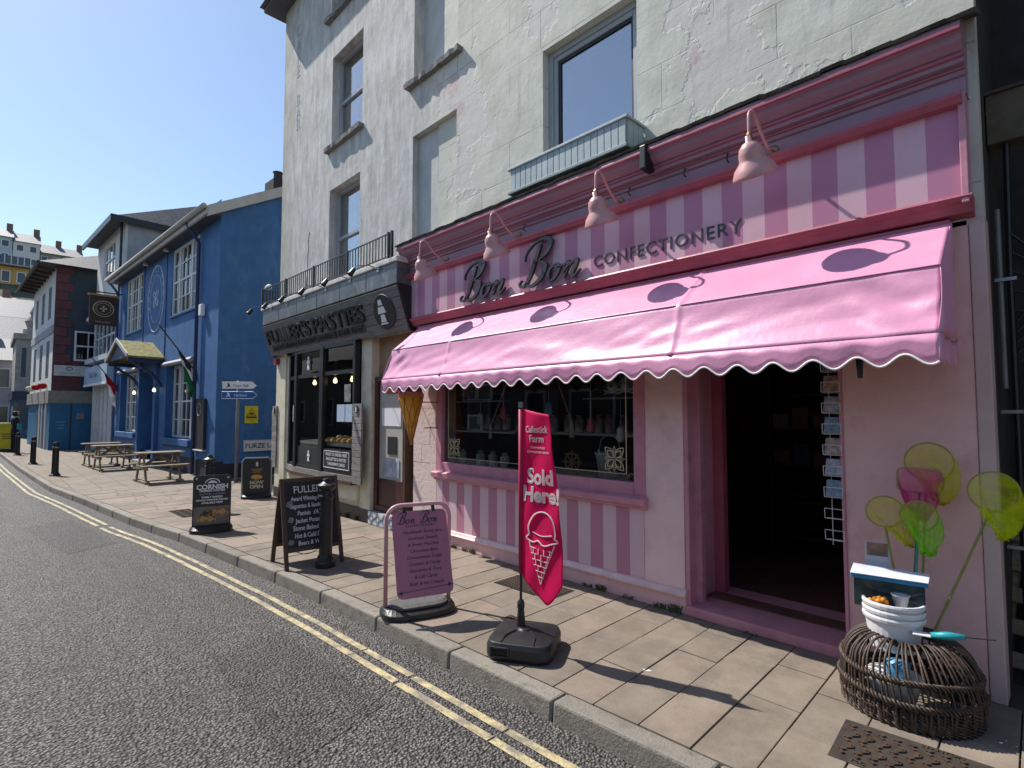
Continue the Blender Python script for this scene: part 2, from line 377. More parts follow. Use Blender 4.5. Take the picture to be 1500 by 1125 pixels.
def text(name, s, size, mat, parent, loc, rot=(R(90), 0, 0), ext=.002, bold=0, align='CENTER', shear=0, sx=1.0, space=1.0, fn=None):
    cu = bpy.data.curves.new(name, 'FONT'); cu.body = s; cu.size = size; cu.extrude = ext; cu.offset = bold; cu.align_x = align
    cu.shear = shear; cu.space_character = space; cu.resolution_u = 3
    t = bpy.data.objects.new(name, cu); me = bpy.data.meshes.new_from_object(t)
    bpy.data.objects.remove(t); bpy.data.curves.remove(cu)
    me.name = name; me.materials.clear(); me.materials.append(mat)
    for v in me.vertices:
        v.co.x *= sx
        if fn: v.co = fn(v.co)
    return link(name, me, parent, loc=loc, rot=rot)
def wall_holes(mb, x0, x1, z0, z1, holes, y=0.0, depth=.2):
    """front face of a wall in plane y with rectangular holes (xa,xb,za,zb[,depth]) and their reveals"""
    xs = sorted({x0, x1, *[h[0] for h in holes], *[h[1] for h in holes]}); zs = sorted({z0, z1, *[h[2] for h in holes], *[h[3] for h in holes]})
    xs = [x for x in xs if x0 <= x <= x1]; zs = [z for z in zs if z0 <= z <= z1]
    for a, b in zip(xs, xs[1:]):
        for c, d in zip(zs, zs[1:]):
            mx, mz = (a + b) / 2, (c + d) / 2
            if not any(h[0] < mx < h[1] and h[2] < mz < h[3] for h in holes): mb.quad((a, y, c), (b, y, c), (b, y, d), (a, y, d))
    for h in holes:
        d = h[4] if len(h) > 4 else depth; a, b, c, e = h[:4]
        mb.quad((a, y, c), (a, y + d, c), (a, y + d, e), (a, y, e)); mb.quad((b, y, c), (b, y, e), (b, y + d, e), (b, y + d, c))
        mb.quad((a, y, c), (b, y, c), (b, y + d, c), (a, y + d, c)); mb.quad((a, y, e), (a, y + d, e), (b, y + d, e), (b, y, e))
    return mb
def frame_mb(x0, x1, z0, z1, y0, y1, w, mid=None):
    mb = MB(); mb.box(x0, x0 + w, y0, y1, z0, z1); mb.box(x1 - w, x1, y0, y1, z0, z1)
    mb.box(x0 + w, x1 - w, y0, y1, z0, z0 + w); mb.box(x0 + w, x1 - w, y0, y1, z1 - w, z1)
    return mb
def sash(parent, x0, x1, z0, z1, y, fm, cols, rows, fw_=.05, bar=.022, gl=None, back=None, sillm=None, curt=False, name='window'):
    """sash window: outer frame, meeting rail, glazing bars, pane, dark room or curtain behind"""
    f = frame_mb(x0, x1, z0, z1, y, y + .06, fw_).build(name, fm, parent, bev=.004)
    zm = (z0 + z1) / 2
    MB().box(x0 + fw_, x1 - fw_, y + .008, y + .05, zm - .025, zm + .025).build('meeting_rail', fm, f)
    for i in range(1, cols):
        x = x0 + fw_ + (x1 - x0 - 2*fw_) * i / cols
        for a, b in ((z0 + fw_, zm - .025), (zm + .025, z1 - fw_)):
            MB().box(x - bar/2, x + bar/2, y + .012, y + .04, a, b).build('glazing_bar', fm, f)
    for j in range(1, rows):
        z = z0 + (z1 - z0) * j / rows
        if abs(z - zm) < .05: continue
        MB().box(x0 + fw_, x1 - fw_, y + .014, y + .038, z - bar/2, z + bar/2).build('glazing_bar', fm, f)
    MB().box(x0 + fw_ * .5, x1 - fw_ * .5, y + .045, y + .049, z0 + fw_ * .5, z1 - fw_ * .5).build('pane', gl or skyglass, f)
    bk = MB(); bk.box(x0 - .1, x1 + .1, y + .5, y + .52, z0 - .1, z1 + .1); bk.box(x0 - .1, x0, y + .08, y + .5, z0, z1); bk.box(x1, x1 + .1, y + .08, y + .5, z0, z1)
    bk.box(x0 - .1, x1 + .1, y + .08, y + .5, z0 - .1, z0); bk.box(x0 - .1, x1 + .1, y + .08, y + .5, z1, z1 + .1)
    bk.build('room', back or darkvoid, f)
    if curt:
        wv = MB(); n = 24
        for a, b in ((x0 + fw_, x0 + (x1-x0)*.42), (x0 + (x1-x0)*.55, x1 - fw_)):
            wv.grid(lambda u, v: (a + (b - a) * u, y + .12 + .015 * math.sin(u * 40), z0 + fw_ + (z1 - z0 - 2*fw_) * v), n, 1)
        wv.build('curtain', curtain, f, smooth=True)
    return f

# ================================================================== SETTING
KP = [(9, 2.75), (4, 2.55), (0, 2.40), (-1.3, 2.34), (-3, 2.285), (-4.4, 2.235), (-5.4, 2.17), (-6.9, 2.04), (-8.5, 1.88), (-9.8, 1.66),
      (-13.1, 1.33), (-15.7, 1.02), (-22, .70), (-30, .40), (-40, -.3), (-50, -1.6), (-62, -4.5)]
def ky(x):
    for (xa, ya), (xb, yb) in zip(KP, KP[1:]):
        if xb <= x <= xa:
            t = (xa - x) / (xa - xb); return ya + (yb - ya) * t
    return KP[0][1] if x > 0 else KP[-1][1]
KW, RZ = .14, -.115
g = MB(); g.quad((-700, -700, -.35), (300, -700, -.35), (300, 700, -.35), (-700, 700, -.35)); struct(g.build('ground', M('earth', (.12, .11, .085), .95), None))
rd = MB(); xs = [9 - i * .5 for i in range(143)]
for a, b in zip(xs, xs[1:]):
    rd.quad((a, -5.2, RZ), (b, -5.2, RZ), (b, ky(b) + .02, RZ), (a, ky(a) + .02, RZ))
road = struct(rd.build('road', asphalt))
def strip(name, mat, off, wd, x0, x1, z, parent, step=.35, wob=0.004):
    mb = MB(); x = x0
    while x > x1:
        b = max(x - step, x1); wa = rnd.uniform(-wob, wob)
        mb.quad((x, ky(x) - off + wa, z), (b, ky(b) - off + wa, z), (b, ky(b) - off - wd + wa, z), (x, ky(x) - off - wd + wa, z)); x = b
    return mb.build(name, mat, parent)
for off in (.20, .315):
    gaps = [(9, -2.2), (-2.215, -3.06), (-3.09, -3.62 - off * .1), (-3.66, -10.2), (-10.42, -48)]
    for a, b in gaps: strip('yellow_line', yline, off, .052, a, b, RZ + .004, road)
pm = MB(); pm.add([(-2.9, 1.75, RZ + .003), (-4.4, 1.72, RZ + .003), (-4.3, 1.2, RZ + .003), (-2.7, 1.1, RZ + .003)], [(0, 1, 2, 3)]); pm.build('road_patch', asphalt2, road)
pm = MB(); pm.add([(-8.9, 1.30, RZ + .003), (-11.4, 1.02, RZ + .003), (-11.0, .45, RZ + .003), (-8.6, .75, RZ + .003)], [(0, 1, 2, 3)]); pm.build('road_patch', asphalt2, road)
pv = MB()
for a, b in zip(xs, xs[1:]):
    pv.quad((a, ky(a) + .05, -.022), (b, ky(b) + .05, -.022), (b, 12, -.022), (a, 12, -.022))
pave = struct(pv.build('pavement', joint))
# far paving sheet beyond the single slabs and the tarmac lane
pf = MB(); xf_ = [-14.3 - i * .6 for i in range(80)]
for a, b in zip(xf_, xf_[1:]): pf.quad((a, ky(a) + KW, 0), (b, ky(b) + KW, 0), (b, 9, 0), (a, 9, 0))
pf.build('far_paving', slabfar, pave)
MB().quad((-14.3, 4.25, -.004), (-10.95, 4.25, -.004), (-10.95, 12, -.004), (-14.3, 12, -.004)).build('lane_tarmac', asphalt2, pave)
# kerb stones
kerb = struct(thing('kerb', 'x', 'x')); del kerb['label']; del kerb['category']
x = 6.0
while x > -46:
    L = .9 if x > -16 else 1.8
    b = x - L + .012
    ya, yb = ky(x), ky(b); top = .0
    m = MB().add([(x, ya, RZ-.05), (b, yb, RZ-.05), (b, yb + KW, RZ-.05), (x, ya + KW, RZ-.05), (x, ya + .012, top), (b, yb + .012, top), (b, yb + KW, top), (x, ya + KW, top)],
                 [(0,3,2,1),(4,5,6,7),(0,1,5,4),(1,2,6,5),(2,3,7,6),(3,0,4,7)])
    m.build('kerb_stone', kerbm, kerb, bev=.014); x -= L
# paving slabs: columns square to the kerb, lengths staggered
W = .2845; k = 0; nsl = 0
x = 1.5
while x > -14.2:
    x1 = x - W; yk = max(ky(x), ky(x1)) + KW + .006; yend = 4.085
    if x1 < -10.95: yend = 4.24
    y = yk; off = [.20, .42, .31, .12][k % 4]; first = True
    while y < yend - .02:
        ln = (.28 + off if first else rnd.choice((.42, .50, .56))); first = False
        y1 = min(y + ln, yend)
        if yend - y1 < .16: y1 = yend
        sk = -.037
        dz = rnd.uniform(-.0025, .0025); t1, t2 = rnd.uniform(-.0015, .0015), rnd.uniform(-.0015, .0015)
        gp = .0038
        def q(xx, yy): return xx + sk * (yy - 2.44)
        ya_, yb_ = (ky(x) + KW + .006, ky(x1) + KW + .006) if abs(y - yk) < 1e-6 else (y + gp, y + gp)
        vs = [(q(x - gp, ya_), ya_, -.03), (q(x1 + gp, yb_), yb_, -.03), (q(x1 + gp, y1 - gp), y1 - gp, -.03), (q(x - gp, y1 - gp), y1 - gp, -.03)]
        vs += [(a, b_, dz + (t1 if i < 2 else t2)) for i, (a, b_, _) in enumerate(vs)]
        MB().add(vs, [(4,5,6,7),(0,1,5,4),(1,2,6,5),(2,3,7,6),(3,0,4,7)]).build('paving_slab', slabm, pave, bev=.003); nsl += 1
        y = y1
    x = x1; k += 1

# iron cover and gratings set in the paving
rust = M('rusty_iron', (.085, .055, .04), .6, .35, 10, .4, 50, metal=.35)
cov = tag(thing('manhole_cover', 'x', 'x', (-.49, 3.12, .0), R(4)), 'rectangular rusty iron access cover with chevron tread beside the wicker pot', 'manhole cover')
frame_mb(-.46, .46, -.26, .26, 0, .02, .06).xf(Matrix.Rotation(R(-90), 4, 'X')).build('concrete_surround', kerbm, cov, loc=(0, 0, -.012))
MB().box(-.40, .40, -.20, .20, -.02, .006).build('plate', M('grimy_iron', (.04, .03, .024), .7, .4, 14), cov, bev=.003)
tread = MB()
for i in range(12):
    for j in range(5):
        cx, cy = -.345 + i * .062, -.125 + j * .062
        d = 1 if j % 2 else -1
        tread.bar((cx, cy - .024, .008), (cx + d * .026, cy, .008), .017, .012); tread.bar((cx + d * .026, cy, .008), (cx, cy + .024, .008), .017, .012)
o = tread.build('chevron_tread', rust, cov); o['kind'] = 'stuff'
text('cast_lettering', 'STANTON', .035, rust, cov, (0, .165, .007), (0, 0, 0), ext=.003); text('cast_lettering', 'PLC', .035, rust, cov, (-.28, -.188, .007), (0, 0, 0), ext=.003)
def grating(nm, lab, cat, x0, x1, y0, y1, nx, ny):
    t = thing(nm, lab, cat, ((x0+x1)/2, (y0+y1)/2, .004), R(2)); a, b = (x1-x0)/2, (y1-y0)/2
    MB().box(-a, a, -b, b, -.01, .001).build('well', darkvoid, t)
    frame_mb(-a, a, -b, b, 0, .008, .02).xf(Matrix.Rotation(R(-90), 4, 'X')).build('rim', rust, t)
    for i in range(nx):
        x = -a + .02 + (2*a - .04) * (i + .5) / nx; MB().box(x - .006, x + .006, -b + .02, b - .02, .001, .006).build('bar', rust, t)
    for j in range(ny):
        y = -b + .02 + (2*b - .04) * (j + .5) / ny; MB().box(-a + .02, a - .02, y - .005, y + .005, .001, .0055).build('bar', rust, t)
grating('pavement_grating', 'wide dark metal floor grating at the foot of the striped shop wall', 'grating', -3.9, -3.2, 3.52, 3.86, 22, 9)
grating('drain_cover', 'small square rusty drain grid behind the black banner base', 'drain cover', -3.18, -3.02, 2.93, 3.05, 4, 3)
grating('pavement_grating', 'ribbed floor grating in the paving near the pasty board', 'grating', -10.4, -9.6, 2.2, 2.5, 18, 2)

# ================================================================== GREY RENDERED BUILDING (upper floors)
YF = 4.08
bl = thing('rendered_building', 'tall weathered grey white rendered building above the two shops', 'building', (0, YF, 0))
wb = MB()
UW = [(-8.72, -7.65, 6.16, 7.75, .20), (-8.75, -7.69, 3.75, 5.41, .20), (-8.80, -7.65, 8.50, 9.45, .2), (-6.20, -5.22, 6.16, 7.75, .17), (-6.21, -5.24, 3.95, 5.41, .10), (-3.77, -2.62, 4.10, 5.42, .16), (-3.75, -2.62, 6.4, 7.75, .16), (-6.2, -5.2, 8.5, 9.45, .2)]
wall_holes(wb, -10.88, -.33, 2.70, 9.75, UW)
wb.quad((-10.88, 0, 0), (-10.88, 8, 0), (-10.88, 8, 9.75), (-10.88, 0, 9.75)); wb.quad((-.33, 0, 2.7), (-.33, .12, 2.7), (-.33, .12, 9.75), (-.33, 0, 9.75))
wb.quad((-10.88, 8, 0), (-.33, 8, 0), (-.33, 8, 9.75), (-10.88, 8, 9.75))
wb.build('wall', facade, bl)
MB().quad((-.33, .12, 0), (-.33, 8, 0), (-.33, 8, 9.75), (-.33, .12, 9.75)).build('side_wall', M('shaded_side_render', (.05, .046, .042), .9, .35, 2.5, .5, 15), bl)  # side face lies in shade; its darkness is painted into this colour
rf = MB(); rf.box(-11.18, -.05, -.34, 8.3, 9.75, 9.83); rf.build('eaves', M('eaves_board', (.10, .10, .11), .6), bl)
MB().add([(-11.2, -.42, 9.83), (-.03, -.42, 9.83), (-.03, 8.4, 9.83), (-11.2, 8.4, 9.83), (-8.5, 4, 12), (-2.5, 4, 12)], [(0, 1, 5, 4), (1, 2, 5), (2, 3, 4, 5), (3, 0, 4), (3, 2, 1, 0)]).build('roof', slate, bl)
stonesill = M('slate_sill', (.20, .195, .185), .85, .3, 12, .8, 25)
def rough_sill(x0, x1, z, out=.085, th=.065, mat=stonesill, par=bl):
    mb = MB(); n = 14; r2 = random.Random(int(abs(x0*100 + z*10)))
    top = [(x0 + (x1-x0)*i/n, -out + r2.uniform(-.012, .012), z + r2.uniform(-.01, .01)) for i in range(n+1)]
    for a, b in zip(top, top[1:]):
        vs = [a, b, (b[0], .05, z), (a[0], .05, z), (a[0], a[1]+.006, z-th+r2.uniform(-.008, .008)), (b[0], b[1]+.006, z-th), (b[0], .05, z-th), (a[0], .05, z-th)]
        mb.add(vs, [(0,1,2,3),(4,7,6,5),(0,4,5,1),(1,5,6,2),(2,6,7,3),(3,7,4,0)])
    return mb.build('sill', mat, par)
greyframe = M('grey_upvc', (.34, .36, .38), .4, .08, 5)
def tworail(x0, x1, z0, z1, d):
    f = sash(bl, x0, x1, z0, z1, d, greyframe, 1, 1, fw_=.055, curt=True); return f
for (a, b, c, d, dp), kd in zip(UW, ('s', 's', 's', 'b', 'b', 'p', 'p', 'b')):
    if kd == 's': tworail(a, b, c, d, dp - .07)
    elif kd == 'b':
        mb = MB(); xm = a + (b - a) * .52
        mb.box(a, xm, dp - .004, dp + .03, c, d); mb.build('blocked_window', M('grey_blocking_boards', (.50, .50, .48), .8, .1, 4, .3, 20), bl)
        MB().box(xm, b, dp - .03, dp + .03, c, d).build('blocked_window', facade, bl)
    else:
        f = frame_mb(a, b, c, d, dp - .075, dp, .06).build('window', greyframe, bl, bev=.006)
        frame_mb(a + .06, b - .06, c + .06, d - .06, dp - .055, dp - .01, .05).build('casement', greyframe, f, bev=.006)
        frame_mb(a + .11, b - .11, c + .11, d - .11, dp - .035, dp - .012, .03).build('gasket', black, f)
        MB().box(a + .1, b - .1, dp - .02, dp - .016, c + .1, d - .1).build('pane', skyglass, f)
        MB().box(a, b, dp + .3, dp + .32, c, d).build('dim_backing', M('dim_room', (.05, .055, .065), .9), f)  # dark sheet stands in for the unlit room behind the pane
for x0, x1, z in ((-8.86, -7.60, 6.15), (-8.92, -7.55, 8.50), (-6.32, -5.13, 6.16), (-3.9, -2.5, 6.4), (-6.3, -5.1, 8.5)): rough_sill(x0, x1, z)
ghost = M('faded_blue_grey_paint', (.33, .37, .41), .9, .2, 14, dirt=((.55, .55, .54), 6))
for i, (ch, zz) in enumerate(zip('CAFE BAR', (8.93, 8.63, 8.35, 8.10, 0, 7.53, 7.27, 7.05))):
    if ch != ' ': text('ghost_letter', ch, .32, ghost, bl, (-10.23 + .01 * i, -.003, zz), ext=.001, bold=.006, sx=.92)
# plaster cracks near the railing as thin dark lines
crack = MB(); pts = [(-9.62, -.002, 3.7)]
for i in range(14): pts.append((pts[-1][0] + rnd.uniform(-.03, .035), -.002, pts[-1][2] + .085))
crack.tube(pts, .004, 4); crack.build('crack', M('crack_dark', (.10, .095, .09), .9), bl)

# ================================================================== PINK SHOPFRONT
sf = thing('confectionery_shopfront', 'pink striped sweet shop front with deep cornice, window and open doorway', 'shopfront', (0, YF, 0))
XL, XR = -6.12, -.41
# cornice profile (y,z) swept along x
prof = [(0, 3.93), (-.26, 3.80), (-.265, 3.745), (-.235, 3.735), (-.225, 3.70), (-.17, 3.655), (-.165, 3.60), (-.135, 3.59), (-.125, 3.545), (-.11, 3.535), (-.105, 3.44), (0, 3.44)]
MB().prism(prof, XL - .05, XR + .04, 'x').build('cornice', frieze, sf)
fl = MB(); r2 = random.Random(3)
for i in range(46):
    a = XL - .07 + i * .128; z = 3.815 + r2.uniform(-.004, .010)
    fl.add([(a, -.275, z - .02), (a + .128, -.275, z - .02), (a + .128, .02, z + .115), (a, .02, z + .115), (a, -.285, z), (a + .128, -.285, z + .003), (a + .128, .02, z + .14), (a, .02, z + .137)],
           [(0,3,2,1),(4,5,6,7),(0,1,5,4),(1,2,6,5),(2,3,7,6),(3,0,4,7)])
fl.build('lead_flashing', moss, sf)
for y0, z0, z1, mt in ((-.272, 3.742, 3.768, pinkred), (-.182, 3.628, 3.650, pinkred), (-.142, 3.57, 3.585, pinkred)):
    MB().box(XL - .052, XR + .042, y0, y0 + .03, z0, z1).build('moulding', mt, sf, bev=.005)
MB().prism([(-.10, 3.44), (-.165, 3.435), (-.172, 3.41), (-.155, 3.395), (-.15, 3.375), (-.10, 3.37)], XL - .02, XR + .02, 'x').build('picture_rail', pinkred, sf)
MB().box(-2.42, -2.36, -.30, -.12, 3.60, 3.80).build('gutter_bracket', black, sf, bev=.01)
for x in (-2.1, -2.62, -3.9, -1.75): MB().tube([(x, -.11, 3.56), (x, -.15, 3.55), (x, -.16, 3.50), (x, -.13, 3.49)], .006, 5).build('hook', black, sf)
MB().box(XL, XR, -.10, 0, 2.85, 3.42).build('fascia_board', fascia_m, sf)
MB().box(XR, XR + .035, -.13, 0, 2.80, 3.44).build('fascia_end', pinktrim, sf, bev=.004)
MB().box(XL - .03, XL, -.13, 0, 2.80, 3.44).build('fascia_end', pinktrim, sf, bev=.004)
MB().prism([(0, 2.85), (-.125, 2.85), (-.135, 2.835), (-.125, 2.812), (-.10, 2.80), (-.075, 2.755), (0, 2.738)], XL - .02, XR + .045, 'x').build('fascia_bed_mould', pinkred, sf)
# wall of the shop with window and door openings
sw = MB(); wall_holes(sw, -2.60, -2.23, .17, 2.74, [], 0); sw.build('pilaster', pinkpale, sf)
sw = MB(); sw.box(-1.08, -.40, 0, .15, 0, 2.735); sw.build('end_wall', pinkwall, sf, bev=.006)
MB().box(-.398, -.325, -.006, .16, 0, 2.735).build('corner_strip', M('cream_pink_paint', (.55, .40, .37), .7, .1, 5, .3, 20), sf, bev=.006)
MB().box(-6.12, -5.60, 0, .3, .0, 2.735).build('brick_pier', M('pinkish_white_painted_brick', (.72, .57, .52), .7, .1, 5, .8, 18, dirt=((.6, .47, .4), 5)), sf, bev=.006)
r3 = random.Random(5)
for j in range(11):      # painted block courses on the pier
    z = .04 + j * .232; off = .0 if j % 2 else .19
    x0 = -6.117
    while x0 < -5.61:
        x1 = min(x0 + (.37 if x0 > -6.11 or off == 0 else off), -5.603)
        if x1 - x0 > .03: MB().box(x0 + .0015, x1 - .0015, -.003 - r3.uniform(0, .003), .01, z + .0015, z + .2305).build('block', MATS['pinkish_white_painted_brick'], sf, bev=.002)
        x0 = x1
# stall riser
MB().box(-5.60, -2.23, -.004, .25, .165, .80).build('stall_riser', riser_m, sf)
MB().box(-2.60, -2.23, -.010, .1, .165, 2.735).build('pilaster_face', pinkpale, sf, bev=.004)
MB().box(-5.60, -2.22, -.022, .2, .0, .135).build('plinth', pinkwall, sf, bev=.006)
MB().prism([(0, .135), (-.045, .135), (-.05, .15), (-.035, .165), (-.025, .185), (-.008, .192), (0, .192)], -5.60, -2.215, 'x').build('skirting_mould', pinkpale, sf)
MB().prism([(.05, .78), (-.03, .78), (-.035, .80), (-.075, .82), (-.08, .87), (-.05, .885), (.05, .90)], -5.62, -2.56, 'x').build('window_sill', pinktrim, sf)
win = frame_mb(-5.60, -2.58, .885, 2.74, -.02, .09, .115).build('window', pinktrim, sf, bev=.006)
MB().box(-5.5, -2.68, .03, .036, .97, 2.65).build('pane', oldglass, win)
gold = M('cream_gold_vinyl', (.62, .57, .34), .6, .1, 20)
ol = MB()
for a, b in (((-5.40, 1.06), (-2.80, 1.06)), ((-2.80, 1.06), (-2.80, 2.55)), ((-5.40, 1.06), (-5.40, 2.55))): ol.bar((a[0], .027, a[1]), (b[0], .027, b[1]), .007, .004)
ol.build('window_line', gold, win)
def petal_decal(cx, cz, s):
    mb = MB()
    for q in range(4):
        a0 = math.pi / 4 + q * math.pi / 2
        for sc_, wd in ((1, .05), (.72, .03)):
            pts = []
            for i in range(21):
                t = i / 20; rr = s * (.12 + .88 * sc_ * t) if t < 1 else s
                pts.append((t, math.sin(t * math.pi) * s * .30 * sc_))
            for sg in (1, -1):
                P3 = []
                for t, wq in pts:
                    r_ = s * .08 + s * 1.1 * sc_ * t
                    P3.append((cx + math.cos(a0) * r_ - math.sin(a0) * wq * sg, .026, cz + math.sin(a0) * r_ + math.cos(a0) * wq * sg))
                mb.tube(P3, .0045 * s / .13, 4)
        b0 = q * math.pi / 2
        dp = [(cx + math.cos(b0 + e) * s * f, .026, cz + math.sin(b0 + e) * s * f) for e, f in ((0, .95), (.16, .72), (0, .5), (-.16, .72))]
        mb.tube(dp, .004 * s / .13, 4, closed=True)
    mb.build('flower_decal', gold, win)
petal_decal(-2.93, 1.19, .12); petal_decal(-5.28, 1.19, .12)
# doorway
MB().box(-2.23, -2.19, -.004, .55, .0, 2.74).build('door_jamb', pinktrim, sf, bev=.006)
MB().prism([(-2.19, 0), (-2.14, 0), (-2.14, 2.7), (-2.19, 2.7)], .10, .16).build('door_stop', pinktrim, sf)
MB().prism([(-2.19, 0), (-2.10, 0), (-2.10, 2.7), (-2.19, 2.7)], .42, .50).build('door_frame', pinkred, sf)
MB().box(-1.10, -1.078, -.008, .3, .1, 2.735).build('door_jamb', pinktrim, sf, bev=.004)
MB().add([(-2.23, -.04, 0), (-1.07, -.04, 0), (-1.07, .6, 0), (-2.23, .6, 0), (-2.23, -.03, .075), (-1.07, -.03, .075), (-1.07, .6, .11), (-2.23, .6, .11)],
         [(0,3,2,1),(4,5,6,7),(0,1,5,4),(1,2,6,5),(2,3,7,6),(3,0,4,7)]).build('door_step', M('pink_concrete', (.52, .22, .25), .75, .15, 5, .4, 40), sf, bev=.012)
# shop interior
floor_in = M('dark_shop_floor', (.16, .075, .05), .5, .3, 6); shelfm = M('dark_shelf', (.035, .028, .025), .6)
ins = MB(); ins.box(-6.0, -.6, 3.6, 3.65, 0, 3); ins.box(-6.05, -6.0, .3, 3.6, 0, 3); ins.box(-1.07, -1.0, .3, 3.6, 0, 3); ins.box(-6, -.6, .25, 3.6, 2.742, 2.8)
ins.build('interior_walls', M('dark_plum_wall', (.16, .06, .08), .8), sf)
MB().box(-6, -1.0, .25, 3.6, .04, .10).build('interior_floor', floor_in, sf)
MB().box(-5.5, -2.68, .06, .50, .93, .985).build('display_shelf', shelfm, sf)
MB().box(-5.40, -4.3, .10, .20, 1.375, 1.39).build('display_shelf', steel, sf)
MB().box(-5.40, -4.5, .10, .20, 1.735, 1.75).build('display_shelf', steel, sf)
MB().box(-3.35, -2.66, .10, .20, 1.735, 1.75).build('display_shelf', steel, sf)
MB().box(-5.55, -2.62, .60, .70, 1.36, 1.39).build('display_shelf', steel, sf)
for q_ in range(9): MB().box(-5.5 + q_*.33, -5.5 + q_*.33 + .165, .30, .31, 2.2, 2.65).build('bunting_stripe', pinkred if q_ % 2 else frieze, sf)
MB().box(-5.6, -2.6, 1.0, 1.04, .1, 2.6).build('display_back', M('black_slatwall', (.014, .013, .014), .6), sf)

# ------------------------------------------------------------------ script lettering "Bon Bon"
def cat(pts, n=7):
    P = [pts[0]] + list(pts) + [pts[-1]]; out = []
    for i in range(1, len(P) - 2):
        for k_ in range(n):
            t = k_ / n; a, b, c, d = P[i-1], P[i], P[i+1], P[i+2]
            out.append(tuple(.5 * ((2*b[j]) + (-a[j] + c[j])*t + (2*a[j] - 5*b[j] + 4*c[j] - d[j])*t*t + (-a[j] + 3*b[j] - 3*c[j] + d[j])*t**3) for j in range(len(b))))
    out.append(tuple(pts[-1])); return out
SB = [[(.27, .93, .05), (.22, .6, .085), (.16, .25, .09), (.08, .04, .06), (-.05, .02, .04), (-.12, .10, .03), (-.06, .17, .025)],
      [(-.10, .62, .02), (-.12, .78, .03), (.05, .98, .045), (.33, 1.05, .06), (.55, .93, .085), (.50, .70, .08), (.30, .55, .03), (.36, .53, .03), (.55, .40, .085), (.52, .15, .09), (.30, -.01, .06), (.12, .03, .04), (.10, .10, .03)]]
SO = [[(.16, .36, .03), (.04, .28, .06), (.02, .12, .075), (.12, .0, .05), (.25, .08, .06), (.29, .25, .07), (.20, .37, .045), (.16, .33, .03), (.28, .27, .025), (.42, .33, .025)]]
SN = [[(-.05, .28, .025), (.05, .36, .05), (.06, .22, .075), (.0, .0, .07)], [(.02, .10, .03), (.14, .30, .04), (.25, .36, .06), (.27, .24, .08), (.22, .08, .075), (.28, .0, .05), (.42, .12, .025)]]
def script_bon(size, dep, slant=.30):
    mb = MB()
    for strokes, ox in ((SB, .12), (SO, .80), (SN, 1.26)):
        for st in strokes:
            pts = cat(st); n = len(pts); L = []; Rr = []
            for i, (x, z, w_) in enumerate(pts):
                a = pts[max(i-1, 0)]; b = pts[min(i+1, n-1)]; dx, dz = b[0]-a[0], b[1]-a[1]; ln = math.hypot(dx, dz) or 1
                nx, nz = -dz/ln, dx/ln
                for lst, s_ in ((L, 1), (Rr, -1)):
                    px, pz = x + ox + nx*w_*.62*s_, z + nz*w_*.62*s_
                    lst.append(((px + slant*pz) * size, pz * size))
            vs = [(p[0], -dep, p[1]) for p in L] + [(p[0], -dep, p[1]) for p in Rr] + [(p[0], 0, p[1]) for p in L] + [(p[0], 0, p[1]) for p in Rr]
            fs = []
            for i in range(n - 1):
                fs += [(i, i+1, n+i+1, n+i), (2*n+i, 3*n+i, 3*n+i+1, 2*n+i+1), (i, 2*n+i, 2*n+i+1, i+1), (n+i, n+i+1, 3*n+i+1, 3*n+i)]
            fs += [(0, n, 3*n, 2*n), (n-1, 3*n-1, 4*n-1, 2*n-1)]
            mb.add(vs, fs)
    return mb
letm = M('charcoal_letter', (.035, .035, .042), .35, .2, 6)
for x0, s_ in ((-4.97, .40), (-3.99, .425)): script_bon(s_, .03).xf(Matrix.Diagonal((1.13, 1, 1, 1))).build('script_word', letm, sf, loc=(x0, -.125, 2.90))
t_ = text('lettering', 'CONFECTIONERY', .148, letm, sf, (-3.05, -.104, 2.945), ext=.004, align='LEFT', sx=.98, space=1.12)
t_.scale = (1.37 / t_.dimensions.x if t_.dimensions.x else 1, 1, 1)

# ------------------------------------------------------------------ awning
aw = thing('shop_awning', 'glossy pink vinyl shop awning with scalloped white edged valance', 'awning', (0, YF, 0))
AX0, AX1 = -5.93, -.475
AP = [(-.05, 2.725), (-.455, 2.39), (-.60, 2.015)]
def aw_pt(u, v):
    x = AX0 + (AX1 - AX0) * u
    if v < .5: t = v * 2; a, b = AP[0], AP[1]
    else: t = v * 2 - 1; a, b = AP[1], AP[2]
    y, z = a[0] + (b[0]-a[0])*t, a[1] + (b[1]-a[1])*t
    nrm = Vector((0, -(a[1]-b[1]), -(b[0]-a[0]))).normalized() * -1 if False else Vector((0, b[1]-a[1], a[0]-b[0])).normalized()
    env = math.sin(math.pi * t)
    e = abs(u - .5) * 2
    wr = .007 * math.sin(x * 1.7 + t * 1.5) + .0030 * math.sin(x * 4.3 - t * 5 + math.sin(x * 1.9)) + .0035 * (1 - abs(math.sin(x * 3.7 + t * 5 + 1.5 * math.sin(x * 2.1)))) ** 3 * (.5 + e) + .002 * math.sin(x * 13 + t * 18 + 2 * math.sin(x * 3)) * (.3 + e * 1.3)
    if v >= .5: wr = wr * 1.2 - .020 + .016 * math.exp(-((x + .72) / .20)**2) * math.sin(x * 17 - t * 9 + 1) + .010 * math.exp(-((x + 5.65) / .2)**2) * math.sin(x * 21 + t * 10) + .006 * math.exp(-((t - .55) / .12)**2) * math.sin(x * 2.2) ** 2
    seam = sum(math.exp(-((x - s_) / .018)**2) for s_ in (-4.75, -2.0)) * .010
    d = env * wr * (1 if v >= .5 else .45) + seam
    return (x, y + nrm.y * d, z + nrm.z * d)
MB().grid(aw_pt, 300, 28).build('canopy', awn, aw, smooth=True, solid=.003)
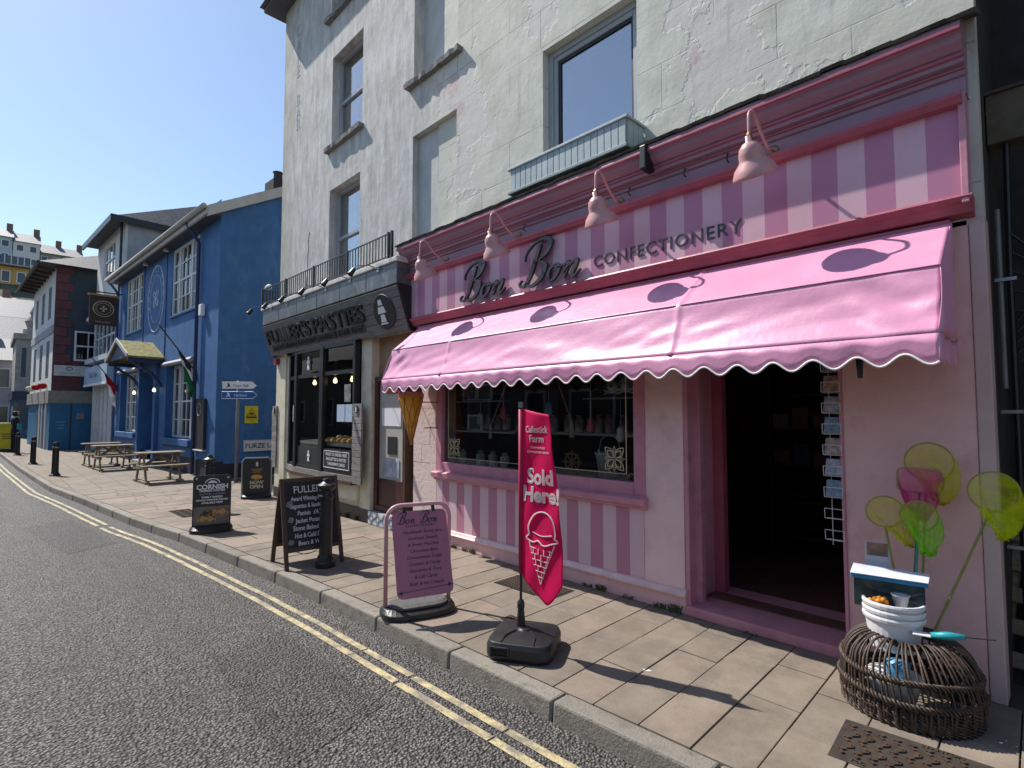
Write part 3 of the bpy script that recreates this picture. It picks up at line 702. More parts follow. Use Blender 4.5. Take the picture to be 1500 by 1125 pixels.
for x, s_ in ((AX0, -1), (AX1, 1)):
    side = MB()
    def sd(u, v, x=x, s_=s_):
        if v < .5: t = v * 2; a, b = AP[0], AP[1]
        else: t = v * 2 - 1; a, b = AP[1], AP[2]
        y, z = a[0] + (b[0]-a[0])*t, a[1] + (b[1]-a[1])*t
        return (x + s_ * (.03 * math.sin(math.pi * u) * v + .008 * math.sin(9 * u + 7 * v)), -.05 + (y + .05) * u, z)
    side.grid(sd, 12, 16); side.build('side_panel', awn, aw, smooth=True, solid=.003)
pw = .2235
def val_z(x): return 1.882 - .030 * math.sin((x - AX0) / pw * 2 * math.pi)
def val_y(x, v): return -.60 - .006 * math.sin(x * 9) * v - .010 * v * math.sin(x * 2.3)
NV = 320
vm = MB(); vm.grid(lambda u, v: (AX0 + (AX1-AX0)*u, val_y(AX0 + (AX1-AX0)*u, v), 2.012 + (val_z(AX0 + (AX1-AX0)*u) - 2.012) * v), NV, 3)
vm.build('valance', awn, aw, smooth=True, solid=.003)
for x, s_ in ((AX1, 1), (AX0, -1)):
    sv = MB(); sv.grid(lambda u, v: (x + s_ * .012 * math.sin(u * 14), -.60 + .5 * u, 2.012 + (1.882 - .03 * math.sin(u * .5 / pw * 2 * math.pi) - 2.012) * v), 40, 3)
    sv.build('side_valance', awn, aw, smooth=True, solid=.003)
MB().tube([(AX0 + (AX1-AX0)*i/NV, val_y(AX0 + (AX1-AX0)*i/NV, 1) - .001, val_z(AX0 + (AX1-AX0)*i/NV)) for i in range(NV + 1)], .0065, 6).build('piping', M('white_piping', (.80, .80, .76), .6, .04), aw, smooth=True)
fb = MB()
for (y, z) in AP[1:]: fb.tube([(AX0 + .02, y + .02, z - .015), (AX1 - .02, y + .02, z - .015)], .013, 8)
for x in (AX0 + .03, -3.9, -2.1, AX1 - .03): fb.tube([(x, .0, 2.3), (x, AP[2][0] + .02, 2.0)], .011, 6)
fb.build('awning_frame', steel, aw)
MB().box(AX0, AX1, -.07, 0, 2.70, 2.733).build('roller_box', pinkred, aw)
MB().prism([(-.86, 1.80), (-.84, 1.80), (-.83, 1.93), (-.87, 1.93)], -.52, -.50).build('pull_hook', black, aw)
seam = MB().tube([(AX0 + (AX1-AX0)*i/60, AP[1][0] - .004, AP[1][1] + .003) for i in range(61)], .004, 5); seam.build('seam', M('seam_dark_pink', (.42, .14, .25), .5), aw)  # darker pink line along the fold

# ------------------------------------------------------------------ swan neck lamps
def swan(x, lab):
    t = thing('swan_neck_lamp', lab, 'lamp', (x, YF, 0), rnd.uniform(-.06, .06), 'swan neck lamps along the pink fascia')
    MB().lathe([(.0, 0), (.035, 0), (.035, .012), (.02, .02), (0, .022)], 14).xf(Matrix.Translation((0, -.105, 3.475)) @ Matrix.Rotation(R(90), 4, 'X')).build('wall_plate', brass, t)
    path = cat([(0, -.12, 3.475), (0, -.20, 3.47), (0, -.30, 3.53), (0, -.37, 3.60), (0, -.43, 3.64), (0, -.485, 3.61), (0, -.495, 3.53), (0, -.495, 3.43)], 5)
    MB().tube(path, .011, 8).build('arm', lampm, t, smooth=True)
    sh = MB().lathe([(.018, .06), (.022, .02), (.045, .012), (.075, -.02), (.088, -.07), (.088, -.10), (.094, -.115), (.135, -.16), (.155, -.21), (.158, -.235), (.150, -.233), (.128, -.165), (.08, -.11), (.02, -.05)], 26)
    sh.xf(Matrix.Translation((0, -.495, 3.39)) @ Matrix.Rotation(R(24), 4, 'X') @ Matrix.Scale(.92, 4)).build('shade', lampm, t, smooth=True)
    MB().lathe([(.01, .0), (.03, -.03), (.04, -.07), (.02, -.11), (.0, -.115)], 12).xf(Matrix.Translation((0, -.47, 3.33)) @ Matrix.Rotation(R(24), 4, 'X')).build('bulb', flagw, t, smooth=True)
    MB().lathe([(.022, 0), (.022, .05), (.014, .07)], 10).xf(Matrix.Translation((0, -.495, 3.40))).build('collar', brass, t)
for x, lab in ((-1.43, 'pink swan neck lamp nearest the end of the lettering beside the plain stripes'), (-2.74, 'pink swan neck lamp above the middle of the word CONFECTIONERY'),
               (-4.01, 'pink swan neck lamp above the gap between the two script words'), (-5.27, 'pink swan neck lamp at the pasty shop end of the fascia')): swan(x, lab)

# ------------------------------------------------------------------ window box
wbx = thing('window_box', 'pale blue slatted timber window box under the large upper window', 'window box', (-3.29, YF, 3.86))
pb = M('pale_blue_paint', (.36, .43, .44), .6, .1, 6, .2, 40, rand=.06); pbd = M('blue_grey_paint', (.20, .26, .27), .6)
for i in range(19):
    x = -.69 + i * .0745; MB().box(x + .003, x + .0715, -.275, -.255, .03, .25).build('slat', pb, wbx, bev=.003)
for i in range(3): MB().box(.715, .733, -.25 + i * .082, -.172 + i * .082, .03, .25).build('slat', pb, wbx, bev=.003)
MB().box(-.72, .75, -.29, -.24, .25, .275).build('top_rail', pb, wbx, bev=.004); MB().box(.70, .75, -.24, 0, .25, .274).build('top_rail', pb, wbx, bev=.004)
MB().box(-.72, .74, -.285, -.002, .0, .03).build('base_board', pbd, wbx, bev=.004); MB().box(-.70, .715, -.254, -.002, .03, .2).build('trough', pbd, wbx)

# ------------------------------------------------------------------ things in the sweet shop window
DSH = YF
def item(nm, lab, cat_, loc, grp=None): return thing(nm, lab, cat_, loc, 0, grp)
greymat = M('pewter_grey', (.42, .42, .43), .5, .3, 14); blkmat = M('picture_black', (.06, .06, .06), .5, .6, 20)
for i, (x, z) in enumerate(((-5.02, 1.395), (-5.12, 1.755), (-4.85, 1.755))):
    t = item('picture_frame', ['small framed picture low on the left window shelves', 'framed picture above it near the window corner', 'framed picture beside it under the scallops'][i] if False else
             ['grey framed picture on the lower shelf of the sweet shop window', 'grey framed picture at the left of the upper window shelf', 'grey framed picture at the right of the upper window shelf'][i], 'picture', (x, DSH + .14, z))
    frame_mb(-.13, .13, 0, .19, -.015, .015, .018).build('frame', greymat, t); MB().box(-.12, .12, 0, .008, .01, .18).build('print', blkmat, t)
for i, (x, z, s_) in enumerate(((-3.02, 1.755, .085), (-2.86, 1.755, .10))):
    t = item('skull_ornament', ['smaller skull and crossbones ornament on the upper window shelf', 'larger skull and crossbones ornament on the upper window shelf'][i], 'ornament', (x, DSH + .145, z))
    MB().lathe([(0, s_*1.9), (s_*.4, s_*1.85), (s_*.72, s_*1.5), (s_*.75, s_*1.1), (s_*.5, s_*.75), (s_*.42, s_*.45), (s_*.3, s_*.4), (0, s_*.4)], 16).build('skull', greymat, t, smooth=True)
    for e in (-1, 1): MB().lathe([(0, .0), (s_*.18, .004), (0, .012)], 10).xf(Matrix.Translation((e*s_*.28, -s_*.74, s_*1.15)) @ Matrix.Rotation(R(90), 4, 'X')).build('eye_socket', blkmat, t)
    for e in (-1, 1): MB().tube([(-s_*e, -s_*.3, .03), (s_*e, -s_*.3, s_*.75)], s_*.10, 6).build('bone', greymat, t)
t = item('grey_bucket', 'grey plastic seaside bucket in the shop window beside the flower decal', 'bucket', (-3.12, DSH + .22, .987))
MB().lathe([(.10, 0), (.135, .22), (.145, .225), (.145, .24), (.13, .24), (.095, .01)], 20).build('pail', greymat, t, smooth=True)
MB().tube([(-.12, -.02, .26), (.08, -.1, .06), ], .008, 6).build('spade_handle', flagw, t)
MB().tube([(-.13, 0, .23), (-.10, 0, .36), (0, 0, .42), (.10, 0, .36), (.13, 0, .23)], .004, 5).build('handle', greymat, t)
t = item('steering_wheel_ornament', 'small brass ship wheel ornament low in the shop window', 'ornament', (-3.52, DSH + .14, 1.115))
MB().tube([(.09*math.cos(a*.5236), 0, .09*math.sin(a*.5236)) for a in range(12)], .010, 6, closed=True).build('rim', brass, t)
for a in range(4): MB().bar((.12*math.cos(a*.785), 0, .12*math.sin(a*.785)), (-.12*math.cos(a*.785), 0, -.12*math.sin(a*.785)), .012).build('spoke', brass, t)
MB().box(-.04, .04, -.03, .03, -.128, -.10).build('stand', brass, t)
for i, (x, x2, z2) in enumerate(((-4.42, -4.72, 1.45), (-3.72, -3.5, 1.5))):
    t = item('hanging_oar', ['small decorative oar hung slanting at the left of the shop window', 'small decorative oar hung slanting behind the pink banner'][i], 'oar', (x, DSH + .12, 0))
    MB().tube([(0, 0, 2.0), (x2 - x, 0, z2)], .009, 6).build('shaft', M('pale_driftwood', (.30, .22, .19), .7), t)
    MB().prism([(x2-x-.03, z2-.14), (x2-x+.025, z2-.14), (x2-x+.015, z2+.02), (x2-x-.02, z2+.02)], -.006, .006).build('blade', M('pale_driftwood', (.30, .22, .19), .7), t)
jars = M('sweet_jar', (.35, .16, .14), .3, .6, 9, c2=(.6, .55, .5))
for i in range(9):
    x = -5.30 + i * .27 + rnd.uniform(-.05, .05)
    if abs(x + 3.5) < .14 or abs(x + 3.12) < .2: continue
    t = tag(MB().lathe([(0, 0), (.05, 0), (.055, .02), (.055, .12), (.03, .145), (.034, .15), (.034, .17), (0, .172)], 12).build('sweet_jar', jars, None, smooth=True, loc=(x, DSH + .17 + rnd.uniform(-.05, .05), .987)), 'dim glass sweet jar on the low display shelf of the pink shop', 'jar', 'sweet jars in the window')
for i in range(14):
    x = -5.4 + i * .2 + rnd.uniform(-.04, .04)
    tag(MB().lathe([(0, 0), (.05, 0), (.055, .02), (.055, .14), (.03, .165), (.034, .17), (.034, .19), (0, .192)], 12).build('sweet_jar', jars, None, smooth=True, loc=(x, DSH + .65, 1.391)), 'dim glass sweet jar on the back shelf of the pink shop window', 'jar', 'sweet jars on the back shelf')
toyc = [M('toy_red', (.5, .06, .07), .6), M('toy_cream', (.6, .52, .42), .7), M('toy_sea_blue', (.12, .3, .42), .6)]
for i, (x, z) in enumerate(((-4.55, 1.62), (-4.2, 1.48), (-3.85, 1.66), (-3.3, 1.5), (-2.95, 1.42), (-4.95, 1.55))):
    t = thing('hanging_toy', ['small red', 'small cream', 'small blue'][i % 3] + ' toy on a string in the sweet shop window, ' + ['first from the slanting oar', 'below the bunting', 'behind the pink banner', 'above the brass wheel', 'above the grey bucket', 'beside the picture frame'][i], 'toy', (x, DSH + .16, z), 0, 'toys hung in the sweet shop window')
    MB().tube([(0, 0, .05), (0, 0, 2.6 - z)], .002, 4).build('string', flagw, t)
    MB().lathe([(0, -.09), (.03, -.08), (.045, -.04), (.03, .0), (.036, .03), (.02, .055), (0, .06)], 12).build('figure', toyc[i % 3], t, smooth=True)
shu = thing('stock_shelves', 'dim shelving with sweets just inside the pink doorway', 'shelves', (-1.75, YF + 2.5, .10))
for x in (-.75, .62): MB().box(x - .015, x + .015, 0, .3, 0, 2.1).build('upright', shelfm, shu)
for z in (.1, .5, .9, 1.3, 1.7, 2.08): MB().box(-.73, .60, 0, .3, z, z + .02).build('shelf', shelfm, shu)
bxm = [M('sweet_box_pink', (0.193, 0.056, 0.091), .5, .3, 9), M('sweet_box_white', (0.21, 0.203, 0.193), .5, .3, 9), M('sweet_box_gold', (0.175, 0.105, 0.028), .5, .3, 9), M('sweet_box_blue', (0.035, 0.077, 0.147), .5, .3, 9)]
rb = random.Random(4)
for z in (.92, 1.32):
    for i in range(6):
        h_ = rb.uniform(.14, .27); x_ = -1.75 - .64 + i * .215
        b_ = tag(MB().box(-.085, .085, 0, .2, 0, h_).build('sweet_box', bxm[rb.randrange(4)], None, bev=.008, loc=(x_, YF + 2.52, z + .10)), 'dim box of sweets on the shelving just inside the pink doorway', 'box', 'sweet boxes inside the shop')
# postcards in a wire rack by the doorway
wire = M('white_wire', (.62, .60, .58), .4, .05)
rk = thing('postcard_rack', 'tall white wire postcard rack hung inside the pink doorway', 'rack', (-1.135, YF + .02, 0))
for sx_ in (-.035, .035): MB().tube([(sx_, .02, .72), (sx_, .02, 2.05)], .003, 5).build('upright', wire, rk)
pc = [M('postcard_a', (.35, .36, .38), .5, .5, 30), M('postcard_b', (.42, .30, .26), .5, .5, 30), M('postcard_c', (.20, .27, .33), .5, .5, 30)]
for i in range(9):
    z = .76 + i * .14; p_ = MB()
    for a, b in (((-.06, -.01, z), (-.06, -.05, z + .005)), ((-.06, -.05, z + .005), (.05, -.05, z + .005)), ((.05, -.05, z + .005), (.05, -.01, z)), ((-.06, -.05, z + .005), (-.06, -.055, z + .07)), ((.05, -.05, z + .005), (.05, -.055, z + .07)), ((-.06, -.055, z + .07), (.05, -.055, z + .07)), ((-.06, 0, z), (.05, 0, z))): p_.bar(a, b, .0035)
    p_.build('wire_pocket', wire, rk)
    if i > 1: MB().add([(-.055, -.045, z + .01), (.045, -.045, z + .01), (.045, -.005, z + .115), (-.055, -.005, z + .115)], [(0, 1, 2, 3)]).build('postcard', pc[i % 3], rk, solid=.002)

# ================================================================== PASTY SHOPFRONT
ps = thing('pasty_shopfront', 'cream pasty shop front with black bay window and grey plank fascia', 'shopfront', (0, YF, 0))
pw_ = MB(); wall_holes(pw_, -10.88, -7.20, .19, 2.75, [(-10.30, -7.52, .60, 2.75, .15)]); pw_.build('wall', cream, ps)
MB().box(-7.50, -7.20, -.03, .12, .19, 2.75).build('pilaster', cream, ps, bev=.006)
MB().box(-10.88, -10.42, -.03, .1, .19, 2.75).build('pilaster', cream, ps, bev=.006)
MB().box(-10.89, -7.21, -.035, .12, 0, .192).build('plinth', black, ps, bev=.005)
MB().box(-7.20, -6.12, .10, .3, 2.16, 2.75).build('door_head', M('ochre_reveal', (.34, .22, .13), .8), ps)
# canted bay: plan points
bay = [(-10.30, .02), (-9.72, -.10), (-8.61, -.13), (-7.52, -.10)]
def bayline(z0, z1, t0, out, name, mat, bev=.004):
    mb = MB()
    for (xa, ya), (xb, yb) in zip(bay, bay[1:]):
        mb.add([(xa, ya - out, z0), (xb, yb - out, z0), (xb, yb + t0, z0), (xa, ya + t0, z0), (xa, ya - out, z1), (xb, yb - out, z1), (xb, yb + t0, z1), (xa, ya + t0, z1)], [(0,3,2,1),(4,5,6,7),(0,1,5,4),(1,2,6,5),(2,3,7,6),(3,0,4,7)])
    return mb.build(name, mat, ps)
bayline(.53, .585, .16, .07, 'sill', dkwood); bayline(.585, .66, .10, .035, 'sill', plankp)
bayline(.30, .53, .14, -.02, 'bay_apron', cream); bayline(2.66, 2.75, .06, .02, 'bay_head', black); bayline(2.22, 2.28, .05, .012, 'transom', black); bayline(.66, .71, .05, .012, 'bottom_rail', black)
for x, y, wd in ((-10.28, .02, .07), (-9.72, -.10, .10), (-8.61, -.13, .13), (-7.55, -.10, .07)): MB().box(x - wd/2, x + wd/2, y - .03, y + .06, .66, 2.70).build('mullion', black, ps, bev=.005)
for (xa, ya), (xb, yb) in zip(bay, bay[1:]):
    for z0, z1 in ((.71, 2.22), (2.28, 2.66)): MB().add([(xa, ya + .02, z0), (xb, yb + .02, z0), (xb, yb + .02, z1), (xa, ya + .02, z1)], [(0, 1, 2, 3)]).build('pane', oldglass, ps)
signblk = M('sign_black', (.02, .022, .024), .5, .2)
MB().box(-8.53, -7.60, -.135, -.12, .71, 1.03).build('notice_panel', signblk, ps)
frame_mb(-8.50, -7.64, .735, 1.005, -.142, -.135, .008).build('notice_border', flagw, ps)
for i, s_ in enumerate(('MADE TO ORDER HERE', 'BAGUETTES & PASTIES', 'TAKEAWAY CAKES')): text('notice_text', s_, .068, flagw, ps, (-8.07, -.137, .93 - i * .075), ext=.001)
MB().add([(-9.66, -.092, .71), (-8.68, -.118, .71), (-8.68, -.118, 1.03), (-9.66, -.092, 1.03)], [(0, 1, 2, 3)]).build('notice_panel', signblk, ps, solid=.01)
def pasty_man(par, x, y, z, s_, mat=flagw):
    mb = MB()
    for a, b, c_, d_ in ((-.16, .16, .78, 1.0), (-.30, .30, .45, .72), (-.2, .2, .1, .40), (-.3, .3, -.0, .07)):
        mb.prism([(x + a*s_, z + c_*s_), (x + b*s_, z + c_*s_), (x + b*s_*.7, z + d_*s_), (x + a*s_*.7, z + d_*s_)], y - .003, y)
    return mb.build('emblem', mat, par)
pasty_man(ps, -9.12, -.122, .79, .18); pasty_man(ps, -9.2, -.12, 2.36, .22)
for x0, x1, z0, z1, mt in ((-8.14, -7.88, 1.47, 1.74, M('blue_white_notice', (.42, .50, .62), .6, .15, 20)), (-7.86, -7.62, 1.47, 1.74, MATS['blue_white_notice']), (-7.90, -7.70, 1.78, 2.05, M('menu_card', (.22, .22, .20), .6, .6, 14)), (-10.02, -9.9, 1.45, 1.75, MATS['blue_white_notice'])):
    yy = -.095 if x0 > -9 else -.035; MB().box(x0, x1, yy - .004, yy, z0, z1).build('paper_notice', mt, ps)
# plank panels either side
for x0, x1, yy in ((-10.98, -10.76, -.06), (-7.52, -7.25, -.155)):
    for j in range(12): MB().box(x0 + rnd.uniform(-.008, .008), x1 + rnd.uniform(-.008, .008), yy, yy + .03, .56 + j * .099, .56 + j * .099 + .093).build('board', plankp, ps, bev=.003)
    MB().lathe([(.0, .0), (.055, .0), (.055, .014), (0, .014)], 16).xf(Matrix.Translation(((x0+x1)/2, yy, 1.66)) @ Matrix.Rotation(R(90), 4, 'X')).build('roundel', signblk, ps)
    pasty_man(ps, (x0+x1)/2, yy - .016, 1.62, .08)
# tilted fascia of planks
TH = math.atan2(.18, .585)
fb_ = MB().box(-2.41, 2.41, .02, .06, 0, .60).build('fascia_board', black, ps, loc=(-8.49, -.12, 2.71), rot=(TH, 0, 0))
for j in range(4): MB().box(-2.41, 2.41, -.012 - rnd.uniform(0, .006), .02, j * .15 + .002, j * .15 + .147).build('plank', plank, fb_, bev=.004)
blkl = M('black_raised_letter', (.012, .012, .013), .45)
for wd_, x0, wl in (("FULLER'S", -2.33, 1.93), ('PASTIES', -.28, 1.70)):
    t_ = text('lettering', wd_, .36, blkl, fb_, (x0, -.03, .235), ext=.014, bold=.007, align='LEFT')
    bpy.context.view_layer.update(); t_.scale = (wl / max(t_.dimensions.x, .1), 1, 1)
MB().box(-2.2, 1.37, -.022, -.016, .085, .20).build('strapline_board', M('dark_stain', (.05, .048, .046), .7, .4, 9), fb_)
t_ = text('strapline', 'award winning handmade pasties & fresh food', .13, blkl, fb_, (-2.15, -.026, .11), ext=.004, align='LEFT', shear=.25); t_['kind'] = 'stuff'
bpy.context.view_layer.update(); t_.scale = (3.45 / max(t_.dimensions.x, .1), 1, 1)
ov = MB().prism([(1.97 + .27 * math.cos(a * math.pi / 16) * (1 if math.sin(a*math.pi/16) < 0 else .96), .30 + .24 * math.sin(a * math.pi / 16)) for a in range(32)], -.035, -.015).build('oval_plaque', signblk, fb_, bev=.008)
pasty_man(fb_, 1.93, -.036, .13, .34)
MB().prism([(-.10, 2.69), (-.32, 3.29), (-.02, 3.29), (-.02, 2.69)], -6.08, -6.05, 'x').build('fascia_end', black, ps); MB().prism([(-.10, 2.69), (-.32, 3.29), (-.02, 3.29), (-.02, 2.69)], -10.93, -10.90, 'x').build('fascia_end', plank, ps)
# lead apron and white ledge
for i in range(6):
    x0 = -10.9 + i * .803; MB().box(x0 + .004, x0 + .799, -.31, -.02, 3.30, 3.585).build('lead_apron_sheet', lead, ps, bev=.008)
MB().box(-10.95, -6.05, -.335, 0, 3.588, 3.655).build('ledge', M('flaking_white_ledge', (.62, .61, .57), .8, .15, 8, .6, 30, dirt=((.2, .2, .18), 6)), ps, bev=.01)
# door
dr = frame_mb(-7.18, -6.34, .19, 2.14, .02, .10, .085).build('door', dkred, ps, bev=.005)
MB().box(-7.10, -6.42, .045, .085, .25, .66).build('bottom_panel', dkred, dr, bev=.005)
MB().box(-7.10, -6.42, .06, .066, .66, 2.07).build('pane', M('cream_blind', (.42, .40, .34), .7, .08), dr)
for a, b, c_, d_, m_ in ((-7.02, -6.52, 1.42, 1.68, flagw), (-6.86, -6.62, 1.02, 1.27, signblk), (-6.98, -6.55, .70, .95, M('pale_blue_poster', (.36, .38, .44), .6, .4, 8)), (-6.9, -6.5, 1.88, 2.0, M('red_sticker', (.40, .03, .03), .6))): MB().box(a, b, .05, .059, c_, d_).build('poster', m_, dr)
MB().box(-6.34, -6.12, .25, .3, .19, 2.16).build('side_panel', dkwood, ps); MB().box(-6.36, -6.33, -.0, .3, .19, 2.16).build('door_post', dkwood, ps)
tl = M('white_tile', (.66, .68, .70), .25, .05, 8); tb = M('navy_tile_pattern', (.05, .07, .13), .3)
MB().box(-7.20, -6.12, -.05, .25, 0, .19).build('step', M('step_stone', (.3, .29, .27), .8), ps)
for i in range(6):
    x0 = -7.195 + i * .18; MB().box(x0 + .002, x0 + .177, -.058, -.048, .012, .186).build('tile', tl, ps)
    d_ = MB(); cx = x0 + .09
    for s_ in (.085, .05): d_.tube([(cx - s_, -.0585, .099), (cx, -.0585, .099 + s_), (cx + s_, -.0585, .099), (cx, -.0585, .099 - s_)], .006, 4, closed=True)
    d_.build('tile_pattern', tb, ps)
MB().box(-10.86, -10.72, -.10, -.02, 2.55, 2.66).build('alarm_box', M('red_box', (.35, .03, .02), .5), ps)
# room behind
rm = MB(); rm.box(-10.8, -6.2, 3.0, 3.05, 0, 2.8); rm.box(-10.82, -10.8, .2, 3, 0, 2.8); rm.box(-6.2, -6.13, .35, 3, 0, 2.8); rm.box(-10.8, -6.2, .16, 3, 2.76, 2.8); rm.box(-10.8, -6.2, .16, 3, .0, .1)
rm.build('interior', M('dark_shop_room', (.035, .032, .03), .8), ps)
MB().box(-9.6, -7.58, -.075, .75, 1.08, 1.13).build('display_counter', steel, ps); MB().box(-10.2, -7.55, .72, .76, .3, 1.06).build('counter_front', shelfm, ps)
MB().box(-10.2, -7.6, 2.6, 2.9, 1.0, 1.05).build('back_counter', greymat, ps); MB().box(-10.2, -7.6, 2.7, 2.9, 1.6, 1.63).build('back_shelf', greymat, ps)
for i in range(11):
    x = -8.50 + i * .088; s_ = rnd.uniform(.9, 1.1)
    mb = MB().lathe([(0, .06), (.03, .055), (.048, .03), (.045, .005), (0, 0)], 12); mb.v = [(a * 1.0 * s_, b * 1.9 * s_, c_ * 1.4) for a, b, c_ in mb.v]
    tag(mb.build('pasty', pastry, None, smooth=True, loc=(x, YF - .02 + (i % 2) * .12, 1.13 + (i % 2) * .03)), 'golden baked pasty on the counter inside the black bay window', 'pasty', 'pasties on the counter')
for x, z, lab in ((-9.2, 2.13, 'lit pendant bulb at the lane end of the pasty shop window'), (-8.42, 2.13, 'lit pendant bulb in the middle of the pasty shop window'), (-7.84, 2.13, 'lit pendant bulb at the door end of the pasty shop window')):
    t = thing('pendant_lamp', lab, 'lamp', (x, YF + .0, z), 0, 'lit bulbs in the pasty shop')
    MB().lathe([(0, -.038), (.024, -.03), (.034, 0), (.022, .03), (.012, .05)], 12).build('bulb', bulb, t, smooth=True)
    MB().lathe([(.012, .05), (.05, .06), (.012, .10), (.006, .11), (.006, .55)], 12).build('flex', black, t)

# balcony railing
br_ = thing('balcony_railing', 'low black iron railing on the ledge above the pasty sign', 'railing', (0, YF, 3.655))
for z in (.03, .34): MB().box(-10.95, -6.22, -.315, -.297, z, z + .014).build('rail', black, br_)
n = 58
for i in range(n):
    x = -10.95 + 4.73 * i / (n - 1)
    if i % 14 == 0 or i == n - 1: MB().box(x - .016, x + .016, -.322, -.29, 0, .37).build('post', black, br_)
    else: MB().box(x - .0055, x + .0055, -.312, -.300, .044, .34).build('baluster', black, br_)
for z in (.03, .34): MB().box(-10.958, -10.944, -.297, 0, z, z + .014).build('rail', black, br_)
for i in range(4): MB().box(-10.957, -10.946, -.06 - i * .06, -.049 - i * .06, .044, .34).build('baluster', black, br_)
# gull-grey lump of netting on the ledge, flood lamps
gl_ = tag(MB().lathe([(0, .0), (.07, .01), (.09, .05), (.05, .09), (0, .11)], 12).xf(Matrix.Diagonal((1.7, .6, 1, 1))).build('seagull_ornament', M('gull_white', (.62, .60, .58), .8), None, smooth=True, loc=(-10.80, YF - .25, 4.00)), 'small pale bird shaped ornament on the end of the black railing', 'ornament')
FX = [-10.45, -9.70, -8.95, -8.15, -7.35, -6.55]
FL_ = ['spotlight above the letter F of the pasty sign', 'spotlight above the double L of the pasty sign', 'spotlight above the apostrophe of the pasty sign', 'spotlight above the word PASTIES start', 'spotlight above the end of the word PASTIES', 'spotlight above the oval plaque of the pasty sign']
for x, lb in zip(FX, FL_):
    t = thing('spotlight', 'small black ' + lb, 'spotlight', (x, YF - .31, 3.50), 0, 'spotlights above the pasty sign')
    MB().tube([(0, 0, .06), (-.02, -.12, .10), (-.05, -.30, .07), (-.05, -.36, .0)], .008, 6).build('arm', steel, t)
    MB().lathe([(.0, .05), (.028, .045), (.033, -.03), (.042, -.06), (.036, -.06), (0, -.03)], 12).xf(Matrix.Translation((-.05, -.36, -.02)) @ Matrix.Rotation(R(-35), 4, 'X')).build('head', black, t)
    MB().box(-.03, .03, -.012, 0, .03, .09).build('bracket', steel, t)
# ice cream cone sign
cn = thing('ice_cream_cone_sign', 'large moulded ice cream cone sign with pink swirl bracketed to the painted pier', 'sign', (-5.80, YF - .26, 0))
def cone_tilt(o_): o_.matrix_local = Matrix.Translation((0, 0, 1.80)) @ Matrix.Rotation(R(-17), 4, 'Y') @ Matrix.Rotation(R(-10), 4, 'X') @ Matrix.Translation((0, 0, -1.84))
conem = M('wafer_orange', (.78, .33, .035), .55, .25, 10, .3, 40)
MB().lathe([(.0, 1.22), (.012, 1.23), (.145, 1.80), (.155, 1.82), (.15, 1.84), (0, 1.84)], 22).build('cone', conem, cn, smooth=True); cone_tilt(bpy.data.objects['cone'])
wf = MB()
for i in range(8):
    for s_ in (1, -1):
        wf.tube([((.012 + .133 * t) * math.cos(i * .785 + s_ * t * 1.3) * 1.02, (.012 + .133 * t) * math.sin(i * .785 + s_ * t * 1.3) * 1.02, 1.23 + .57 * t) for t in [q / 12 for q in range(13)]], .0035, 4)
cone_tilt(wf.build('wafer_lines', M('wafer_dark', (.36, .12, .015), .6), cn))
sw_ = MB()
for r_, z in ((.155, 1.86), (.135, 1.92), (.105, 1.98), (.07, 2.04), (.035, 2.09)): sw_.lathe([(r_*.6, -.045), (r_, -.03), (r_*1.06, 0), (r_, .03), (r_*.55, .045)], 22, (0, 0, z))
cone_tilt(sw_.build('swirl', M('strawberry_pink', (.66, .20, .29), .45, .15, 6), cn, smooth=True))
for z in (1.42, 1.74): MB().tube([(.06 + (1.8 - z) * .3, .02 + (1.8 - z) * .15, z), (.24, .255, z)], .007, 6).build('bracket', black, cn)
MB().tube([(.24, .25, 1.74), (.32, .255, 1.25)], .005, 6).build('stay', steel, cn)

# ================================================================== STREET FURNITURE
# --- swinging Bon Bon sign
ss = thing('swing_sign', 'dusky pink swinging menu sign in a pink tube frame on a rounded base', 'sign', (-3.76, 2.56, 0), R(72))
signpink = M('sign_pink', (.43, .145, .215), .5, .08, 5); tubepink = M('pink_tube', (.60, .33, .37), .35, .1, 8)
hw = .262
fp = [(-hw, 0, .06)] + [(-hw, 0, .75)] + [(-hw + .11 - .11 * math.cos(a), 0, .75 + .11 * math.sin(a)) for a in [math.pi/2 * i / 6 for i in range(7)]] + [(hw - .11 + .11 * math.sin(a), 0, .75 + .11 * math.cos(a)) for a in [math.pi/2 * i / 6 for i in range(7)]] + [(hw, 0, .06)]
MB().tube(fp, .017, 10).build('frame', tubepink, ss, smooth=True)
def base_shape(hx, hy, z0, z1, k=.75):
    mb = MB(); n = 32
    ring = [(hx * math.copysign(abs(math.cos(a))**.55, math.cos(a)), hy * math.copysign(abs(math.sin(a))**.8, math.sin(a))) for a in [2*math.pi*i/n for i in range(n)]]
    vs = [(x, y, z0) for x, y in ring] + [(x, y, z0 + (z1-z0)*.55) for x, y in ring] + [(x*.93, y*k, z1) for x, y in ring]
    fs = [tuple(range(n))[::-1], tuple(range(2*n, 3*n))] + [(i+k_*n, (i+1) % n+k_*n, (i+1) % n+(k_+1)*n, i+(k_+1)*n) for k_ in (0, 1) for i in range(n)]
    return mb.add(vs, fs)
base_shape(.30, .19, .004, .075, .6).build('base', blackpl, ss, bev=.006)
grp = M('grey_recycled_plastic', (.085, .085, .085), .7, .3, 30, .4, 80)
base_shape(.24, .14, .07, .10, .7).build('base_top', grp, ss)
pn = bpy.data.objects.new('panel', None)
pmb = MB(); pw2, ph2, rr2 = .225, .33, .05
ol_ = []
